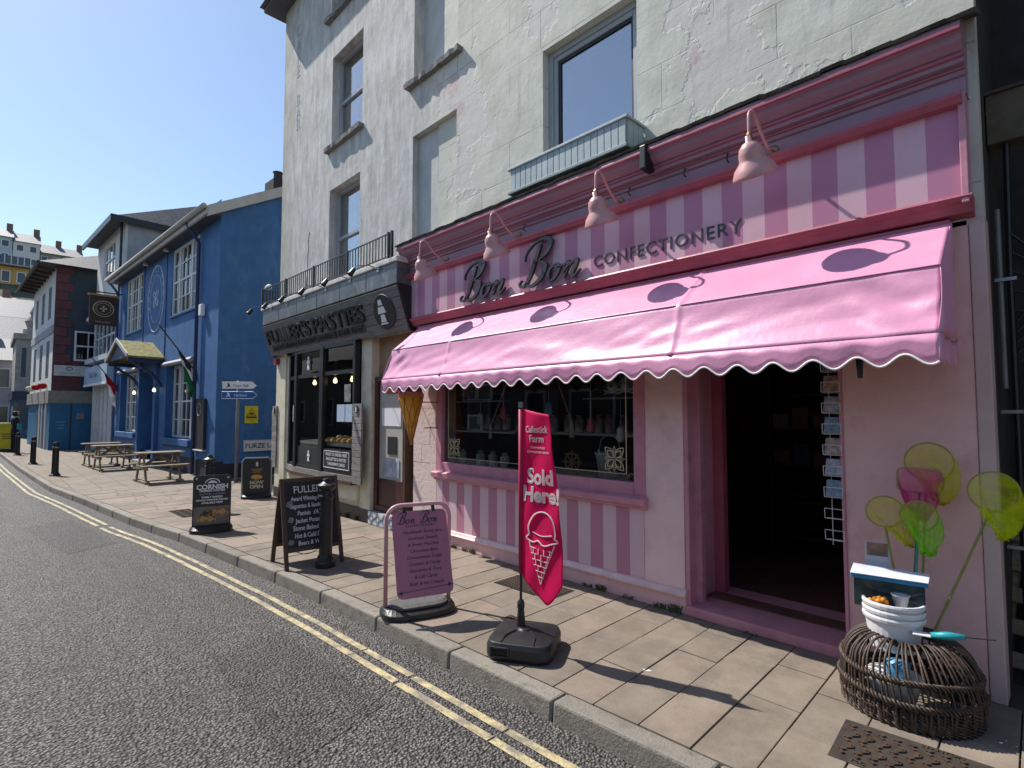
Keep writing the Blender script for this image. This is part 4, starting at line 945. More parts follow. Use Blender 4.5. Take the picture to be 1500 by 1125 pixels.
for cx, cz, a0 in ((pw2-rr2, ph2-rr2, 0), (-pw2+rr2, ph2-rr2, 90), (-pw2+rr2, -ph2+rr2, 180), (pw2-rr2, -ph2+rr2, 270)):
    for i in range(6): a = R(a0 + i * 18); ol_.append((cx + rr2 * math.cos(a), cz + rr2 * math.sin(a) - .345))
pmb.prism(ol_, -.006, .006)
panel = pmb.build('panel', signpink, ss, loc=(0, 0, .825), rot=(R(-20), 0, 0))
for s_ in (-.12, .12): MB().box(s_ - .012, s_ + .012, -.012, .012, -.03, .03).build('hanger', black, panel)
inkm = M('dark_navy_ink', (.035, .02, .045), .6)
for x0 in (-.19, -.005): script_bon(.088, .002, .3).build('script_word', inkm, panel, loc=(x0, -.007, -.115))
text('menu_line', 'CONFECTIONERY', .026, inkm, panel, (0, -.007, -.145), ext=.001, space=1.2)
for i, s_ in enumerate(('Handmade Sweet Jars', 'Gourmet Sweets', '& Sweet Pouches', 'Chocolate Bars', 'Convenience Fudge', 'Cookies & Candy', 'Souvenirs & Toys', '& Gift Cards', 'Slush & Ice Creams')):
    text('menu_line', s_, .036, inkm, panel, (.01, -.007, -.195 - i * .049), ext=.001, shear=.3)
MB().bar((-.20, -.008, -.63), (.20, -.008, -.61), .006, .003).build('arrow', inkm, panel)
for s_ in (-1, 1): MB().prism([(s_*.22, -.62 + s_*.011), (s_*.185, -.605 + s_*.01), (s_*.185, -.635 + s_*.01)], -.009, -.007).build('arrow_head', inkm, panel)

# --- banner flag
bn = thing('banner_flag', 'hot pink feather banner on a black pole advertising ice cream', 'banner', (-2.66, 2.68, 0), R(30))
bb = MB(); n = 40
def sq(a, hx, e=.32): return (hx * math.copysign(abs(math.cos(a))**e, math.cos(a)), hx * math.copysign(abs(math.sin(a))**e, math.sin(a)))
lv = [(.215, .004), (.225, .03), (.225, .085), (.212, .115), (.14, .128), (.05, .14), (.04, .15)]
vs = []
for h_, z in lv: vs += [(*sq(2*math.pi*i/n, h_, .38 if h_ > .1 else 1), z) for i in range(n)]
bb.add(vs, [tuple(range(n))[::-1], tuple(range((len(lv)-1)*n, len(lv)*n))] + [(i + k_*n, (i+1) % n + k_*n, (i+1) % n + (k_+1)*n, i + (k_+1)*n) for k_ in range(len(lv)-1) for i in range(n)])
bb.build('water_base', blackpl, bn, bev=.004)
MB().box(-.16, -.06, -.232, -.20, .045, .085).build('carry_handle', M('black_recess', (.004, .004, .004), .8), bn, bev=.01)
for s_ in (-1, 1): MB().tube([(s_*.05, -.04, .145), (s_*.10, -.12, .136), (s_*.11, -.2, .118)], .005, 5).build('moulded_rib', blackpl, bn)
frame_mb(-.175, -.045, .03, .098, -.234, -.222, .014).build('handle_rim', blackpl, bn, bev=.004)
PX, PY = -.035, .03
MB().lathe([(.03, .14), (.028, .20), (.022, .26), (.026, .27), (.026, .30), (.017, .32)], 14, (PX, PY, 0)).build('socket', blackpl, bn, smooth=False)
MB().tube([(PX, PY, .3), (PX, PY, 1.66)], .0095, 8).build('pole', black, bn)
MB().box(PX - .014, PX + .014, PY - .014, PY + .014, 1.64, 1.68).build('pole_cap', steel, bn)
FA = R(-30)                       # flag plane turned against the base
def flag_w(z):                    # width at height
    t = (1.62 - z) / 1.22
    return .265 + .135 * min(1, max(0, t))**.8
def flag_pt(s_, z):               # s_ metres from pole
    rip = .010 * math.sin(z * 6 + s_ * 7) * min(1, s_ / .1) + .006 * math.sin(z * 13 - s_ * 21) * min(1, s_ / .1)
    a = FA; x = PX + math.cos(a) * s_ - math.sin(a) * rip; y = PY + math.sin(a) * s_ + math.cos(a) * rip
    return Vector((x, y, z))
def fl_fn(u, v):
    zt = 1.635 - .045 * u; zb = .50 - .165 * math.sin(min(1, u * 1.25) * math.pi / 2) + .17 * max(0, u - .62)**1.3 / .38**1.3
    z = zt + (zb - zt) * v; return flag_pt(u * flag_w(z), z)
fm_ = MB(); fm_.grid(fl_fn, 22, 60); fm_.build('flag', hot, bn, smooth=True, solid=.002)
MB().tube([(PX, PY, .50), (PX, PY, 1.63)], .017, 8).build('pole_sleeve', M('crimson_sleeve', (.36, .008, .05), .6), bn, smooth=True)
def on_flag(x0, z0):
    def fn(co): p = flag_pt(x0 + co.x, z0 + co.y); nrm = Vector((math.sin(FA), -math.cos(FA), 0)); return p + nrm * (.0045 + co.z)
    return fn
def ftext(s_, size, x0, z0, bold=0, sx=1.0): return text('print_text', s_, size, printw, bn, (0, 0, 0), (0, 0, 0), ext=.0005, bold=bold, sx=sx, fn=on_flag(x0, z0))
ftext('Callestick', .064, .155, 1.47, .001, .82); ftext('Farm', .068, .155, 1.405, .001, .98); ftext('FARMHOUSE', .02, .165, 1.36, 0, 1.2); ftext('CORNISH ICE CREAM', .02, .17, 1.33, 0, 1.1)
ftext('Sold', .140, .18, 1.125, .005, 1.0); ftext('Here!', .140, .19, 1.005, .005, 1.0)
ice = MB()
def fl_line(pts, w_=.0045): ice.tube([flag_pt(.20 + (x - .15) * 1.3, z) + Vector((math.sin(FA), -math.cos(FA), 0)) * .006 for x, z in pts], w_, 5)
cx0 = .15
fl_line(cat([(cx0 - .085, .785), (cx0 - .09, .84), (cx0 - .05, .92), (cx0 + .01, .94), (cx0 + .07, .90), (cx0 + .09, .82), (cx0 + .085, .775)]))
fl_line(cat([(cx0 - .085, .785), (cx0 - .105, .755), (cx0 - .06, .735), (cx0 - .02, .75), (cx0 + .02, .725), (cx0 + .07, .745), (cx0 + .105, .76), (cx0 + .085, .785)]))
fl_line(cat([(cx0 - .06, .80), (cx0, .785), (cx0 + .07, .80)]), .003)
fl_line([(cx0 - .085, .735), (cx0 - .005, .47), (cx0 + .085, .735)])
for i in range(6):
    z = .70 - i * .036; hw_ = .085 * (z - .47) / .265
    fl_line([(cx0 - .002 - hw_, z), (cx0 - .002 + hw_, z - .008)], .0028)
    for k_ in range(max(1, int(hw_ / .016))): xx = cx0 - hw_ + (k_ + .6) * 2 * hw_ / max(1, int(hw_ / .016)); fl_line([(xx, z), (xx * .96 + cx0 * .04, z - .034)], .0028)
ice.build('ice_cream_print', printw, bn)

# --- chalkboard A-board
ab = thing('chalkboard_a_frame', 'wooden framed chalk A board listing pasties and drinks beside a black bollard', 'sign', (-5.85, 2.55, 0), R(86))
def aboard(par, hw_, H, spread, rail, m_frame, m_face, z0=.17):
    ang = math.atan2(spread, H)
    for sgn, nm in ((-1, 'front_panel'), (1, 'back_panel')):
        mb = MB(); mb.box(-hw_, -hw_ + rail, -.014, .014, 0, H / math.cos(ang)); mb.box(hw_ - rail, hw_, -.014, .014, 0, H / math.cos(ang))
        mb.box(-hw_ + rail, hw_ - rail, -.013, .013, H / math.cos(ang) - rail, H / math.cos(ang)); mb.box(-hw_ + rail, hw_ - rail, -.013, .013, z0, z0 + rail)
        p_ = mb.build(nm, m_frame, par, bev=.004, loc=(0, sgn * spread, 0), rot=(sgn * ang, 0, 0))
        MB().box(-hw_ + rail, hw_ - rail, -.006, .006, z0 + rail, H / math.cos(ang) - rail).build('chalkboard', m_face, p_)
        if sgn == -1: front = p_
    return front
fr = aboard(ab, .31, .905, .24, .042, dkwood, chalk)
for i, (s_, sz_, wl) in enumerate((('FULLERS', .105, .33), ('Award Winning Pasties', .066, .40), ('Baguettes & Sandwiches', .066, .42), ('Paninis  £4.25', .066, .28), ('Jacket Potatoes', .066, .33), ('Stone Baked Pizza', .070, .39), ('Hot & Cold Drinks', .066, .36), ('Beers & Wines', .066, .30))):
    t_ = text('chalk_text', s_, sz_, chalkw, fr, (-.01, -.008, .775 - i * .077 - (.005 if i else 0)), ext=.001, bold=.001, shear=.12 if i else 0)
    bpy.context.view_layer.update(); t_.scale = (wl / max(t_.dimensions.x, .05), 1, 1)
for x, z, r_ in ((-.225, .66, .035), (-.22, .50, .03), (-.23, .27, .03)): MB().prism([(x + r_ * math.cos(a*.7) * (1 + .3*math.sin(a*3)), z + r_ * math.sin(a*.7)) for a in range(9)], -.009, -.007).build('chalk_doodle', M('chalk_green_grey', (.20, .23, .19), .9, .5, 50), fr)
MB().tube(cat([(-.2, .0, .16), (0, .0, .08), (.2, .0, .16)], 5), .004, 5).build('stay_cord', black, ab)

# --- forecourt signs
def forecourt(lab, loc, rz, hw_, H, lines, face_m, name='forecourt_sign', tilt=0):
    t = thing(name, lab, 'sign', loc, rz)
    base_shape(hw_ + .03, .15, .003, .085, .55).build('base', blackpl, t)
    f = MB(); r_ = .04; o_ = []
    for cx, cz, a0 in ((hw_-r_, H-r_, 0), (-hw_+r_, H-r_, 90), (-hw_+.01, .08, 180), (hw_-.01, .08, 270)):
        for i in range(5): a = R(a0 + i * 22.5); rq = r_ if cz > .2 else .01; o_.append((cx + rq*math.cos(a), cz + rq*math.sin(a)))
    p_ = f.prism(o_, -.014, .014).build('panel', face_m, t, loc=(0, 0, 0), rot=(R(tilt), 0, 0))
    for s_, size, z, m_, b_ in lines: text('print_text', s_, size, m_, p_, (0, -.016, z), ext=.001, bold=b_)
    return t, p_
boardblk = M('satin_black_board', (.014, .014, .018), .4, .2)
t, p_ = forecourt('black and orange Cornish pasty pavement sign standing by the kerb', (-8.22, 2.24, 0), R(79), .23, .76,
    [(a, b_, c_, d_, e_) for a, b_, c_, d_, e_ in (('CORNISH', .088, .575, flagw, .003), ('PREMIER PASTIES', .041, .54, flagw, .001), ('TRADITIONAL & HANDMADE', .024, .50, greymat, 0), ('FAMILY BAKERS', .036, .455, flagw, .001), ('AWARD WINNING PASTIES', .031, .418, flagw, .001), ('AVAILABLE HERE', .034, .38, flagw, .001))], boardblk)
MB().box(-.215, .215, -.018, -.012, .10, .34).build('photo_panel', M('grey_brown_photo', (.16, .13, .10), .5, .4, 6), p_)
for x, z, s_, m_ in ((-.06, .17, .11, pastry), (.08, .25, .12, pastry), (-.05, .25, .09, M('burnt_crust', (.035, .02, .012), .5, .4, 20))):
    MB().prism([(x + s_*math.cos(a), z + s_*.55*max(0, math.sin(a)) + .018*math.sin(a*7) - .02) for a in [2*math.pi*i/28 for i in range(28)]], -.022, -.017).build('pasty_picture', m_, p_)
arc = MB().tube([(.085*math.cos(a), -.017, .655 + .06*math.sin(a)) for a in [math.pi*i/14 for i in range(15)]], .007, 5); arc.build('crest_arc', flagw, p_)
MB().prism([(-.06, .655), (-.03, .685), (.01, .69), (.05, .67), (.06, .655)], -.018, -.015).build('crest', flagw, p_)
for s_ in (-.19, .19): MB().lathe([(0, 0), (.016, 0), (.016, .008), (0, .01)], 10).xf(Matrix.Translation((s_, -.014, .72)) @ Matrix.Rotation(R(90), 4, 'X')).build('fixing', steel, p_)
t, p_ = forecourt('black now open sign in a rounded frame at the corner of the lane', (-10.86, 3.72, 0), R(70), .235, .74,
    [('FULLERS', .05, .52, M('orange_print', (.5, .24, .06), .6), .001), ('PASTIES', .04, .475, MATS['orange_print'], .001), ('NOW', .088, .265, M('pale_yellow_print', (.68, .60, .36), .6), .003), ('OPEN', .088, .185, MATS['pale_yellow_print'], .003)], boardblk)
MB().prism([(.10*math.cos(a), .395 + .045*math.sin(a)) for a in [2*math.pi*i/20 for i in range(20)]], -.020, -.015).build('pasty_picture', pastry, p_)
pasty_man(p_, 0, -.015, .60, .08)
MB().tube([(-.25, 0, .08), (-.25, 0, .69), (-.20, 0, .755), (.20, 0, .755), (.25, 0, .69), (.25, 0, .08)], .014, 8).build('frame', M('dull_chrome', (.35, .36, .37), .35, .1, 5, metal=.6), t)

# --- bollards
ironb = M('black_cast_iron', (.014, .014, .015), .38, .3, 12, .15, 60)
def bollard(loc, lab, H=.92, grp='black bollards along the pavement'):
    t = thing('bollard', lab, 'bollard', loc, 0, grp); k_ = H / .92
    MB().lathe([(.0, 0), (.105, 0), (.105, .05*k_), (.085, .07*k_), (.085, .10*k_), (.068, .13*k_)], 20).build('base', ironb, t)
    MB().lathe([(.068, .125*k_), (.062, .70*k_), (.072, .71*k_), (.072, .735*k_), (.06, .75*k_)], 20).build('shaft', ironb, t, smooth=False)
    MB().lathe([(.06, .745*k_), (.056, .79*k_), (.085, .81*k_), (.10, .835*k_), (.098, .85*k_), (.06, .87*k_), (.04, .885*k_), (.042, .90*k_), (.03, .918*k_), (0, .922*k_)], 20).build('cap', ironb, t, smooth=False)
    return t
bollard((-5.52, 2.60, 0), 'ornate black iron bollard standing against the chalk A board')
bollard((-9.95, 2.66, 0), 'ornate black iron bollard half hidden behind the Cornish pasty sign', .92)
def post(loc, lab, H=.86):
    t = thing('bollard', lab, 'bollard', loc, 0, 'plain black bollards along the kerb')
    MB().lathe([(0, 0), (.12, 0), (.12, .03), (.085, .06), (.075, .10), (.07, H - .16), (.078, H - .15), (.078, H - .11), (.066, H - .10), (.066, H - .02), (.05, H), (0, H + .008)], 18).build('shaft', ironb, t)
    MB().lathe([(.0805, H - .145), (.0805, H - .115)], 18).build('band', steel, t)
post((-18.28, 1.29, 0), 'plain black bollard nearest the picnic tables of the blue pub'); post((-22.92, 1.07, 0), 'plain black bollard between its two neighbours by the teal shop'); post((-28.2, .86, 0), 'plain black bollard right beside the standing person')

# --- picnic tables in front of the pub
def picnic(loc, rz, lab):
    t = thing('picnic_table', lab, 'picnic table', loc, rz, 'picnic tables outside the blue pub')
    for j in range(4): MB().box(-.58, .58, -.30 + j * .152, -.30 + j * .152 + .143, .69, .725).build('table_plank', wood, t, bev=.004)
    for s_ in (-1, 1):
        for j in range(2): MB().box(-.58, .58, s_*.60 - .13 + j * .135, s_*.60 - .13 + j * .135 + .125, .41, .44).build('seat_plank', wood, t, bev=.004)
    for x in (-.42, .42):
        for s_ in (-1, 1): MB().bar((x, s_*.14, .69), (x, s_*.52, .0), .04, .085).build('leg', wood, t)
        MB().box(x - .045, x - .02, -.74, .74, .33, .41).build('cross_beam', wood, t); MB().box(x - .06, x + .06, -.62, .62, 0, .055).build('foot_rail', wood, t); MB().box(x + .02, x + .045, -.29, .29, .62, .69).build('top_batten', wood, t)
    for s_ in (-1, 1): MB().bar((0, 0, .64), (s_*.42, 0, .36), .035, .07).build('brace', wood, t)
    t.scale = (.82, .86, .96)
picnic((-15.1, 2.95, 0), R(93), 'wooden picnic table standing apart near the drainpipe corner of the blue pub')
picnic((-19.3, 2.62, 0), R(93), 'wooden picnic table of the close pair, the one nearer the pub door')
picnic((-20.9, 2.55, 0), R(93), 'wooden picnic table of the close pair, the one nearer the white shop')

# --- yellow boards and person far along the pavement
for i, (x, y, lab) in enumerate(((-31.0, .62, 'yellow pavement sign board right next to the standing person'), (-33.2, .42, 'yellow green pavement board at the kerb beyond the standing person'))):
    t = thing('pavement_sign', lab, 'sign', (x, y, 0), R(60)); m_ = yellowp if i == 0 else M('lime_sign', (.55, .60, .03), .5)
    MB().box(-.26, .26, -.05, .05, .14, 1.10).build('panel', m_, t, bev=.02); MB().box(-.27, .27, -.14, .14, 0, .13).build('base', blackpl, t, bev=.02); MB().box(-.27, .27, -.06, .06, 1.10, 1.2).build('header', greyfascia if i else M('lime_sign', (.55, .60, .03), .5), t, bev=.01)
    for j in range(3): MB().box(-.2 + .02*j, .2 - .03*j, -.054, -.05, .72 - j * .09, .76 - j * .09).build('print_line', M('dark_print', (.12, .10, .02), .6), t)
def skinned(name, verts, edges, radii, mat, parent, sub=2):
    me = bpy.data.meshes.new(name); me.from_pydata(verts, edges, []); o = bpy.data.objects.new(name, me); col.objects.link(o)
    m = o.modifiers.new('skin', 'SKIN'); m.use_smooth_shade = True; o.modifiers.new('sub', 'SUBSURF').levels = sub; o.modifiers['sub'].render_levels = sub
    for i, r_ in enumerate(radii): me.skin_vertices[0].data[i].radius = (r_, r_) if not isinstance(r_, tuple) else r_
    me.skin_vertices[0].data[0].use_root = True
    dg = bpy.context.evaluated_depsgraph_get(); me2 = bpy.data.meshes.new_from_object(o.evaluated_get(dg)); bpy.data.objects.remove(o)
    me2.materials.clear(); me2.materials.append(mat); me2.name = name
    return link(name, me2, parent, smooth=True)
pe = thing('person', 'person in dark clothes and pale scarf standing with arms folded by the bollards', 'person', (-29.9, .80, 0), R(200))
PV = [(0, 0, .92), (0, 0, 1.10), (0, 0, 1.30), (0, .01, 1.40), (0, .0, 1.48), (0, -.02, 1.56), (0, -.02, 1.645), (.09, 0, .86), (.10, .01, .48), (.10, .03, .08), (.11, -.10, .03), (-.09, 0, .86), (-.10, -.01, .48), (-.10, .02, .08), (-.11, -.11, .03),
      (.17, .01, 1.36), (.23, .0, 1.12), (.08, -.20, 1.10), (-.02, -.22, 1.12), (-.17, .01, 1.36), (-.23, .0, 1.12), (-.08, -.18, 1.07), (.02, -.20, 1.06)]
PE = [(0,1),(1,2),(2,3),(3,4),(4,5),(5,6),(0,7),(7,8),(8,9),(9,10),(0,11),(11,12),(12,13),(13,14),(3,15),(15,16),(16,17),(17,18),(3,19),(19,20),(20,21),(21,22)]
PR = [(.15,.11),(.13,.10),(.16,.11),(.12,.09),.055,.085,.07,.095,.065,.05,.04,.095,.065,.05,.04,.07,.055,.042,.035,.07,.055,.042,.035]
skinned('body', PV, PE, PR, M('dark_clothing', (.014, .014, .018), .85, .3, 10), pe)
MB().lathe([(0, 1.70), (.05, 1.695), (.085, 1.66), (.098, 1.60), (.09, 1.55), (.05, 1.545)], 14, (0, .012, 0)).build('hair', M('brown_hair', (.05, .03, .02), .7), pe, smooth=True)
MB().lathe([(.05, 1.54), (.078, 1.56), (.085, 1.61), (.07, 1.66), (.03, 1.68)], 14, (0, -.045, 0)).build('face', M('skin', (.50, .30, .22), .6), pe, smooth=True)
MB().lathe([(.09, 1.38), (.13, 1.40), (.12, 1.46), (.08, 1.49), (.07, 1.44)], 14).build('scarf', M('pale_scarf', (.55, .50, .44), .9), pe, smooth=True)
MB().box(-.36, -.26, -.10, .06, .95, 1.2).build('bag', M('teal_bag', (.03, .25, .30), .6), pe, bev=.03)

# ================================================================== WICKER POT, BUCKET AND NETS
pt = thing('wicker_lobster_pot', 'round dark willow lobster pot standing at the corner of the pink shop', 'lobster pot', (-.70, 3.70, 0))
def pot_r(z):   # outline of the pot (radius at height)
    ks = [(0, .30), (.06, .318), (.14, .318), (.24, .305), (.31, .28), (.36, .235), (.385, .185), (.38, .145), (.35, .125)]
    return ks
out = cat([(r_, z) for z, r_ in pot_r(0)], 4)
rod_me = MB().tube([(r_, .012 * math.sin(z * 14), z) for r_, z in out], .0065, 5).mesh('rod'); rod_me.materials.append(wicker)
rod_me2 = MB().tube([(r_ + .003, .02 * math.sin(z * 9 + 1), z) for r_, z in out], .0055, 5).mesh('rod'); rod_me2.materials.append(wicker)
for i in range(70): link('rod', rod_me if i % 2 else rod_me2, pt, rot=(rnd.uniform(-.02, .02), rnd.uniform(-.02, .02), 2*math.pi*i/70 + rnd.uniform(-.02, .02)), smooth=True)
def braid(r0, z, n_, amp, th, name='braid', turns=34):
    for q in range(n_):
        ph = 2 * math.pi * q / n_; P_ = []
        for i in range(181):
            a = 2 * math.pi * i / 180; w_ = math.sin(turns * a / 1 + ph); P_.append(((r0 + amp * w_) * math.cos(a), (r0 + amp * w_) * math.sin(a), z + amp * 1.1 * math.cos(turns * a + ph) + .006 * math.sin(a * 3 + z * 20)))
        MB().tube(P_[:-1], th, 4, closed=True).build(name, wicker, pt, smooth=True)
braid(.31, .235, 3, .012, .007); braid(.322, .135, 3, .013, .0075)
for j in range(7): braid(.312 + rnd.uniform(-.006, .006), .012 + j * .0145, 2, .009, .0065, turns=27)
braid(.135, .36, 2, .01, .007, turns=16)
tub = thing('white_tub', 'stack of white plastic tubs in the mouth of the wicker pot', 'tub', (-.76, 3.70, .30))
tubm = M('white_plastic', (.70, .70, .70), .4, .05, 5)
for j in range(3): MB().lathe([(.115, .0), (.135, .155), (.147, .16), (.15, .175), (.147, .185), (.135, .185), (.11, .02)], 28, (0, 0, j * .036)).build('tub', tubm, tub, smooth=False)
bag = thing('zip_pouch', 'clear zip pouch with blue seal and orange toy standing in the tubs', 'pouch', (-.775, 3.68, .50), R(10))
clr = glass_mat('clear_plastic', (.72, .80, .80), 1.35)
MB().grid(lambda u, v: (-.165 + .33 * u, -.045 * math.sin(math.pi * v) * math.sin(math.pi * u), .0 + .16 * v), 10, 8).build('front_sheet', clr, bag, smooth=True)
MB().grid(lambda u, v: (-.165 + .33 * u, .045 * math.sin(math.pi * v) * math.sin(math.pi * u), .0 + .16 * v), 10, 8).build('back_sheet', M('dark_teal_insert', (.035, .065, .07), .5, .5, 12), bag, smooth=True)
MB().box(-.18, .18, -.012, .012, .155, .182).build('zip_seal', M('cyan_blue_plastic', (.02, .20, .42), .4), bag, bev=.004)
MB().add([(-.18, -.02, .182), (.18, -.02, .182), (.19, .09, .205), (-.17, .09, .215)], [(0, 1, 2, 3)]).build('paper_card', M('pale_lilac_card', (.58, .60, .66), .6), bag, solid=.003)
tg = MB()
for i in range(14): tg.lathe([(0, .018), (.013, .012), (.017, 0), (.013, -.012), (0, -.018)], 8, (-.06 + rnd.uniform(-.05, .05), -.02 + rnd.uniform(-.012, .01), .035 + rnd.uniform(-.015, .03)))
tg.build('orange_toy', M('bright_orange', (.80, .25, .01), .5), bag, smooth=True)
MB().lathe([(.022, 0), (.042, .085), (.046, .09), (.04, .085), (.02, .004)], 16, (.055, -.015, .01)).build('clear_cup', M('frosted_cup', (.48, .50, .55), .3), bag, smooth=True)
crd = tag(MB().box(-.06, .06, -.004, .004, 0, .24).build('instruction_leaflet', M('white_leaflet', (.50, .50, .56), .7, .05), None, loc=(-.85, 3.80, .60), rot=(R(-8), 0, R(12))), 'white leaflet with a seaside photo propped up behind the pouch', 'leaflet')
MB().box(-.052, .052, -.0065, -.004, .16, .235).build('photo', M('beach_photo', (.10, .22, .30), .5, .8, 9, c2=(.45, .22, .12)), crd)
tr = thing('garden_tool', 'turquoise handled toy trowel lying on top of the wicker pot', 'tool', (-.56, 3.62, .435), R(12))
MB().tube([(-.02, 0, 0), (.05, 0, .012), (.12, 0, .02)], [.016, .022, .014], 8).build('handle', M('turquoise_plastic', (.02, .30, .34), .4), tr, smooth=True)
MB().box(-.10, -.02, -.028, .028, -.008, .004).build('blade', tubm, tr, bev=.006); MB().tube([(.12, 0, .02), (.24, .01, .03)], .003, 5).build('cord', black, tr)
inner = thing('white_jug', 'white and blue plastic toys glimpsed through the rods of the wicker pot', 'toy', (-.74, 3.56, .03))
MB().lathe([(0, 0), (.10, 0), (.125, .10), (.13, .115), (.11, .115), (0, .09)], 18, (0, 0, .06)).build('bowl', tubm, inner, smooth=True); MB().lathe([(0, 0), (.05, .0), (.06, .07), (0, .085)], 14, (.02, -.01, .175)).build('cup', M('sky_blue_plastic', (.10, .33, .55), .4), inner, smooth=True)

def net(lab, hoop_c, rad, handle_to, colr, hm, tilt, bagdir, blen, flat=1.0, name='fishing_net', square=False):
    """child's fishing net: cane handle, wire hoop, net bag hanging from the hoop"""
    t = thing(name, lab, 'net', handle_to, 0, 'children\'s fishing nets in the pot'); hc = Vector(hoop_c) - Vector(handle_to)
    d = hc.normalized()
    X = Vector((1, 0, 0)); up = (Matrix.Rotation(tilt, 3, 'Y') @ Vector((0, 0, 1)))
    sidev = (Matrix.Rotation(tilt, 3, 'Y') @ Vector((1, 0, 0)))
    ring = []
    for i in range(28):
        a = 2*math.pi*i/28; ca, sa = math.cos(a), math.sin(a)
        if square: ca = math.copysign(abs(ca)**.35, ca); sa = math.copysign(abs(sa)**.35, sa) * .9
        ring.append(hc + sidev * rad * ca + up * rad * sa * flat + Vector((0, .03 * ca, 0)))
    foot = min(ring, key=lambda p: p.z + .6 * (p - Vector((0, 0, 0))).length)
    MB().tube([(0, 0, 0), foot], .0065, 6).build('handle', hm, t); MB().tube(ring, .0048, 5, closed=True).build('hoop', M('net_wire', (.30, .26, .08), .5), t)
    bd = Vector(bagdir); mb = MB(); nl = 9; vs = []
    for j in range(nl + 1):
        v = j / nl; sh = (1 - v**1.6) ** .6 if v < 1 else 0
        for i, p in enumerate(ring):
            q = p - hc; a = 2*math.pi*i/28
            fold = 1 + .42 * v * math.sin(a * 3 + v * 2) + .16 * v * math.sin(a * 7 + 1)
            c_ = hc + bd * (blen * v) + Vector((.03 * v * math.sin(a * 2), .02 * math.sin(a * 3) * v, -.13 * v * v))
            vs.append(c_ + q * max(.10, sh) * fold + Vector((rnd.uniform(-1, 1), rnd.uniform(-1, 1), rnd.uniform(-1, 1))) * (.010 * v))
    fs = [(j*28 + i, j*28 + (i+1) % 28, (j+1)*28 + (i+1) % 28, (j+1)*28 + i) for j in range(nl) for i in range(28)] + [tuple(range(nl*28, nl*28 + 28))]
    mb.add(vs, fs).build('net_bag', net_mat('mesh_' + colr[0] + str(len(MATS)), colr[1]), t, smooth=True)
    return t
cane = M('green_cane', (.23, .24, .06), .5, .2, 20); canebr = M('brown_cane', (.12, .06, .035), .5, .2, 20); canetq = M('turquoise_cane', (.02, .23, .20), .5)
lime = (.72, .85, .02); olive = (.72, .70, .03); mag = (.75, .06, .32)
net('olive yellow fishing net, the highest one, behind the pink net', (-.615, 3.98, 1.315), .112, (-.66, 3.82, .35), ('o', olive), cane, R(8), (.25, -.05, -.45), .22)
net('magenta pink fishing net hanging as a wide curtain', (-.655, 3.93, 1.21), .103, (-.70, 3.80, .35), ('m', mag), canebr, R(2), (-.02, -.10, -.7), .13, .75, square=True)
net('lime fishing net leaning left on a green cane', (-.815, 3.85, 1.02), .088, (-.715, 3.78, .35), ('l', olive), cane, R(-14), (.70, -.15, -.25), .17)
net('lime green fishing net in the middle on a turquoise cane', (-.645, 3.82, 1.02), .083, (-.68, 3.76, .35), ('g', (.35, .80, .03)), canetq, R(6), (.25, -.2, -.5), .15)
net('lime yellow fishing net leaning far out past the shop corner', (-.325, 3.86, 1.185), .104, (-.60, 3.76, .38), ('y', lime), cane, R(22), (.25, -.12, -.75), .14)

# ================================================================== ALLEY AT THE SHOP CORNER
al = thing('alley_wall', 'dark wall set back in the passage beside the pink shop', 'wall', (0, 5.4, 0))
MB().box(-.33, 3.5, 0, .3, 0, 8).build('render', M('dark_alley_render', (.045, .043, .04), .9, .3, 3, .6, 15), al)  # very dark base colour, uneven in tone
MB().box(.35, 1.3, -.06, 0, 0, 2.1).build('door', M('dark_door', (.02, .02, .022), .6), al, bev=.01)
nb = thing('neighbour_building', 'shadowed grey side wall of the next building across the passage', 'building', (.95, 2.9, 0))
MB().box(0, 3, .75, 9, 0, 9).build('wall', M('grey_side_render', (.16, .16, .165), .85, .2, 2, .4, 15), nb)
jb = thing('junction_box', 'old brown wooden junction box fixed high at the shop corner', 'box', (-.24, 4.50, 3.42))
MB().box(-.085, .14, -.10, .06, -.16, .15).build('case', M('brown_weathered_box', (.11, .085, .05), .7, .3, 8, .3, 30), jb, bev=.006); MB().box(-.10, .155, -.115, .07, .15, .17).build('lid', rust, jb)
MB().tube(cat([(-.09, -.05, .06), (-.2, -.42, .10), (-.12, -.43, .02)], 5), .004, 5).build('cable', flagw, jb)
cb_ = thing('cable_bundle', 'bundle of black cables and grey conduit running down the shop corner', 'cables', (-.25, 4.42, 0))
MB().tube([(0, 0, .2), (.0, 0, 2.45), (.01, .02, 3.26)], .016, 8).build('cable', black, cb_); MB().tube([(-.045, .0, 1.75), (-.045, 0, 2.85)], .014, 8).build('conduit', M('grey_conduit', (.20, .20, .195), .5), cb_)
for i in range(5): MB().tube(cat([(.0, 0, 2.7 - i*.12), (.10 + .02*i, -.02, 2.55 - i*.1), (.13, -.02, 2.35 - i*.09), (.02, 0, 2.15 - i*.06)], 5), .007, 5).build('cable', black, cb_)
for z in (.8, 1.6, 2.4): MB().box(-.07, .03, -.025, .01, z, z + .02).build('clip', steel, cb_)
pl_ = thing('leaning_pallet', 'weathered timber pallet leaning in the dark passage', 'pallet', (.02, 4.75, 0), R(-12))
for s_ in (-.36, 0, .36): MB().bar((s_, -.30, .02), (s_, .25, 1.05), .07, .05).build('bearer', wood, pl_)
for j in range(6):
    t = (j + .5) / 6; MB().box(-.42, .42, -.012, .012, -.045, .045).build('slat', wood, pl_, loc=(0, -.345 + .55 * t, .03 + 1.03 * t), rot=(R(-28), 0, 0))

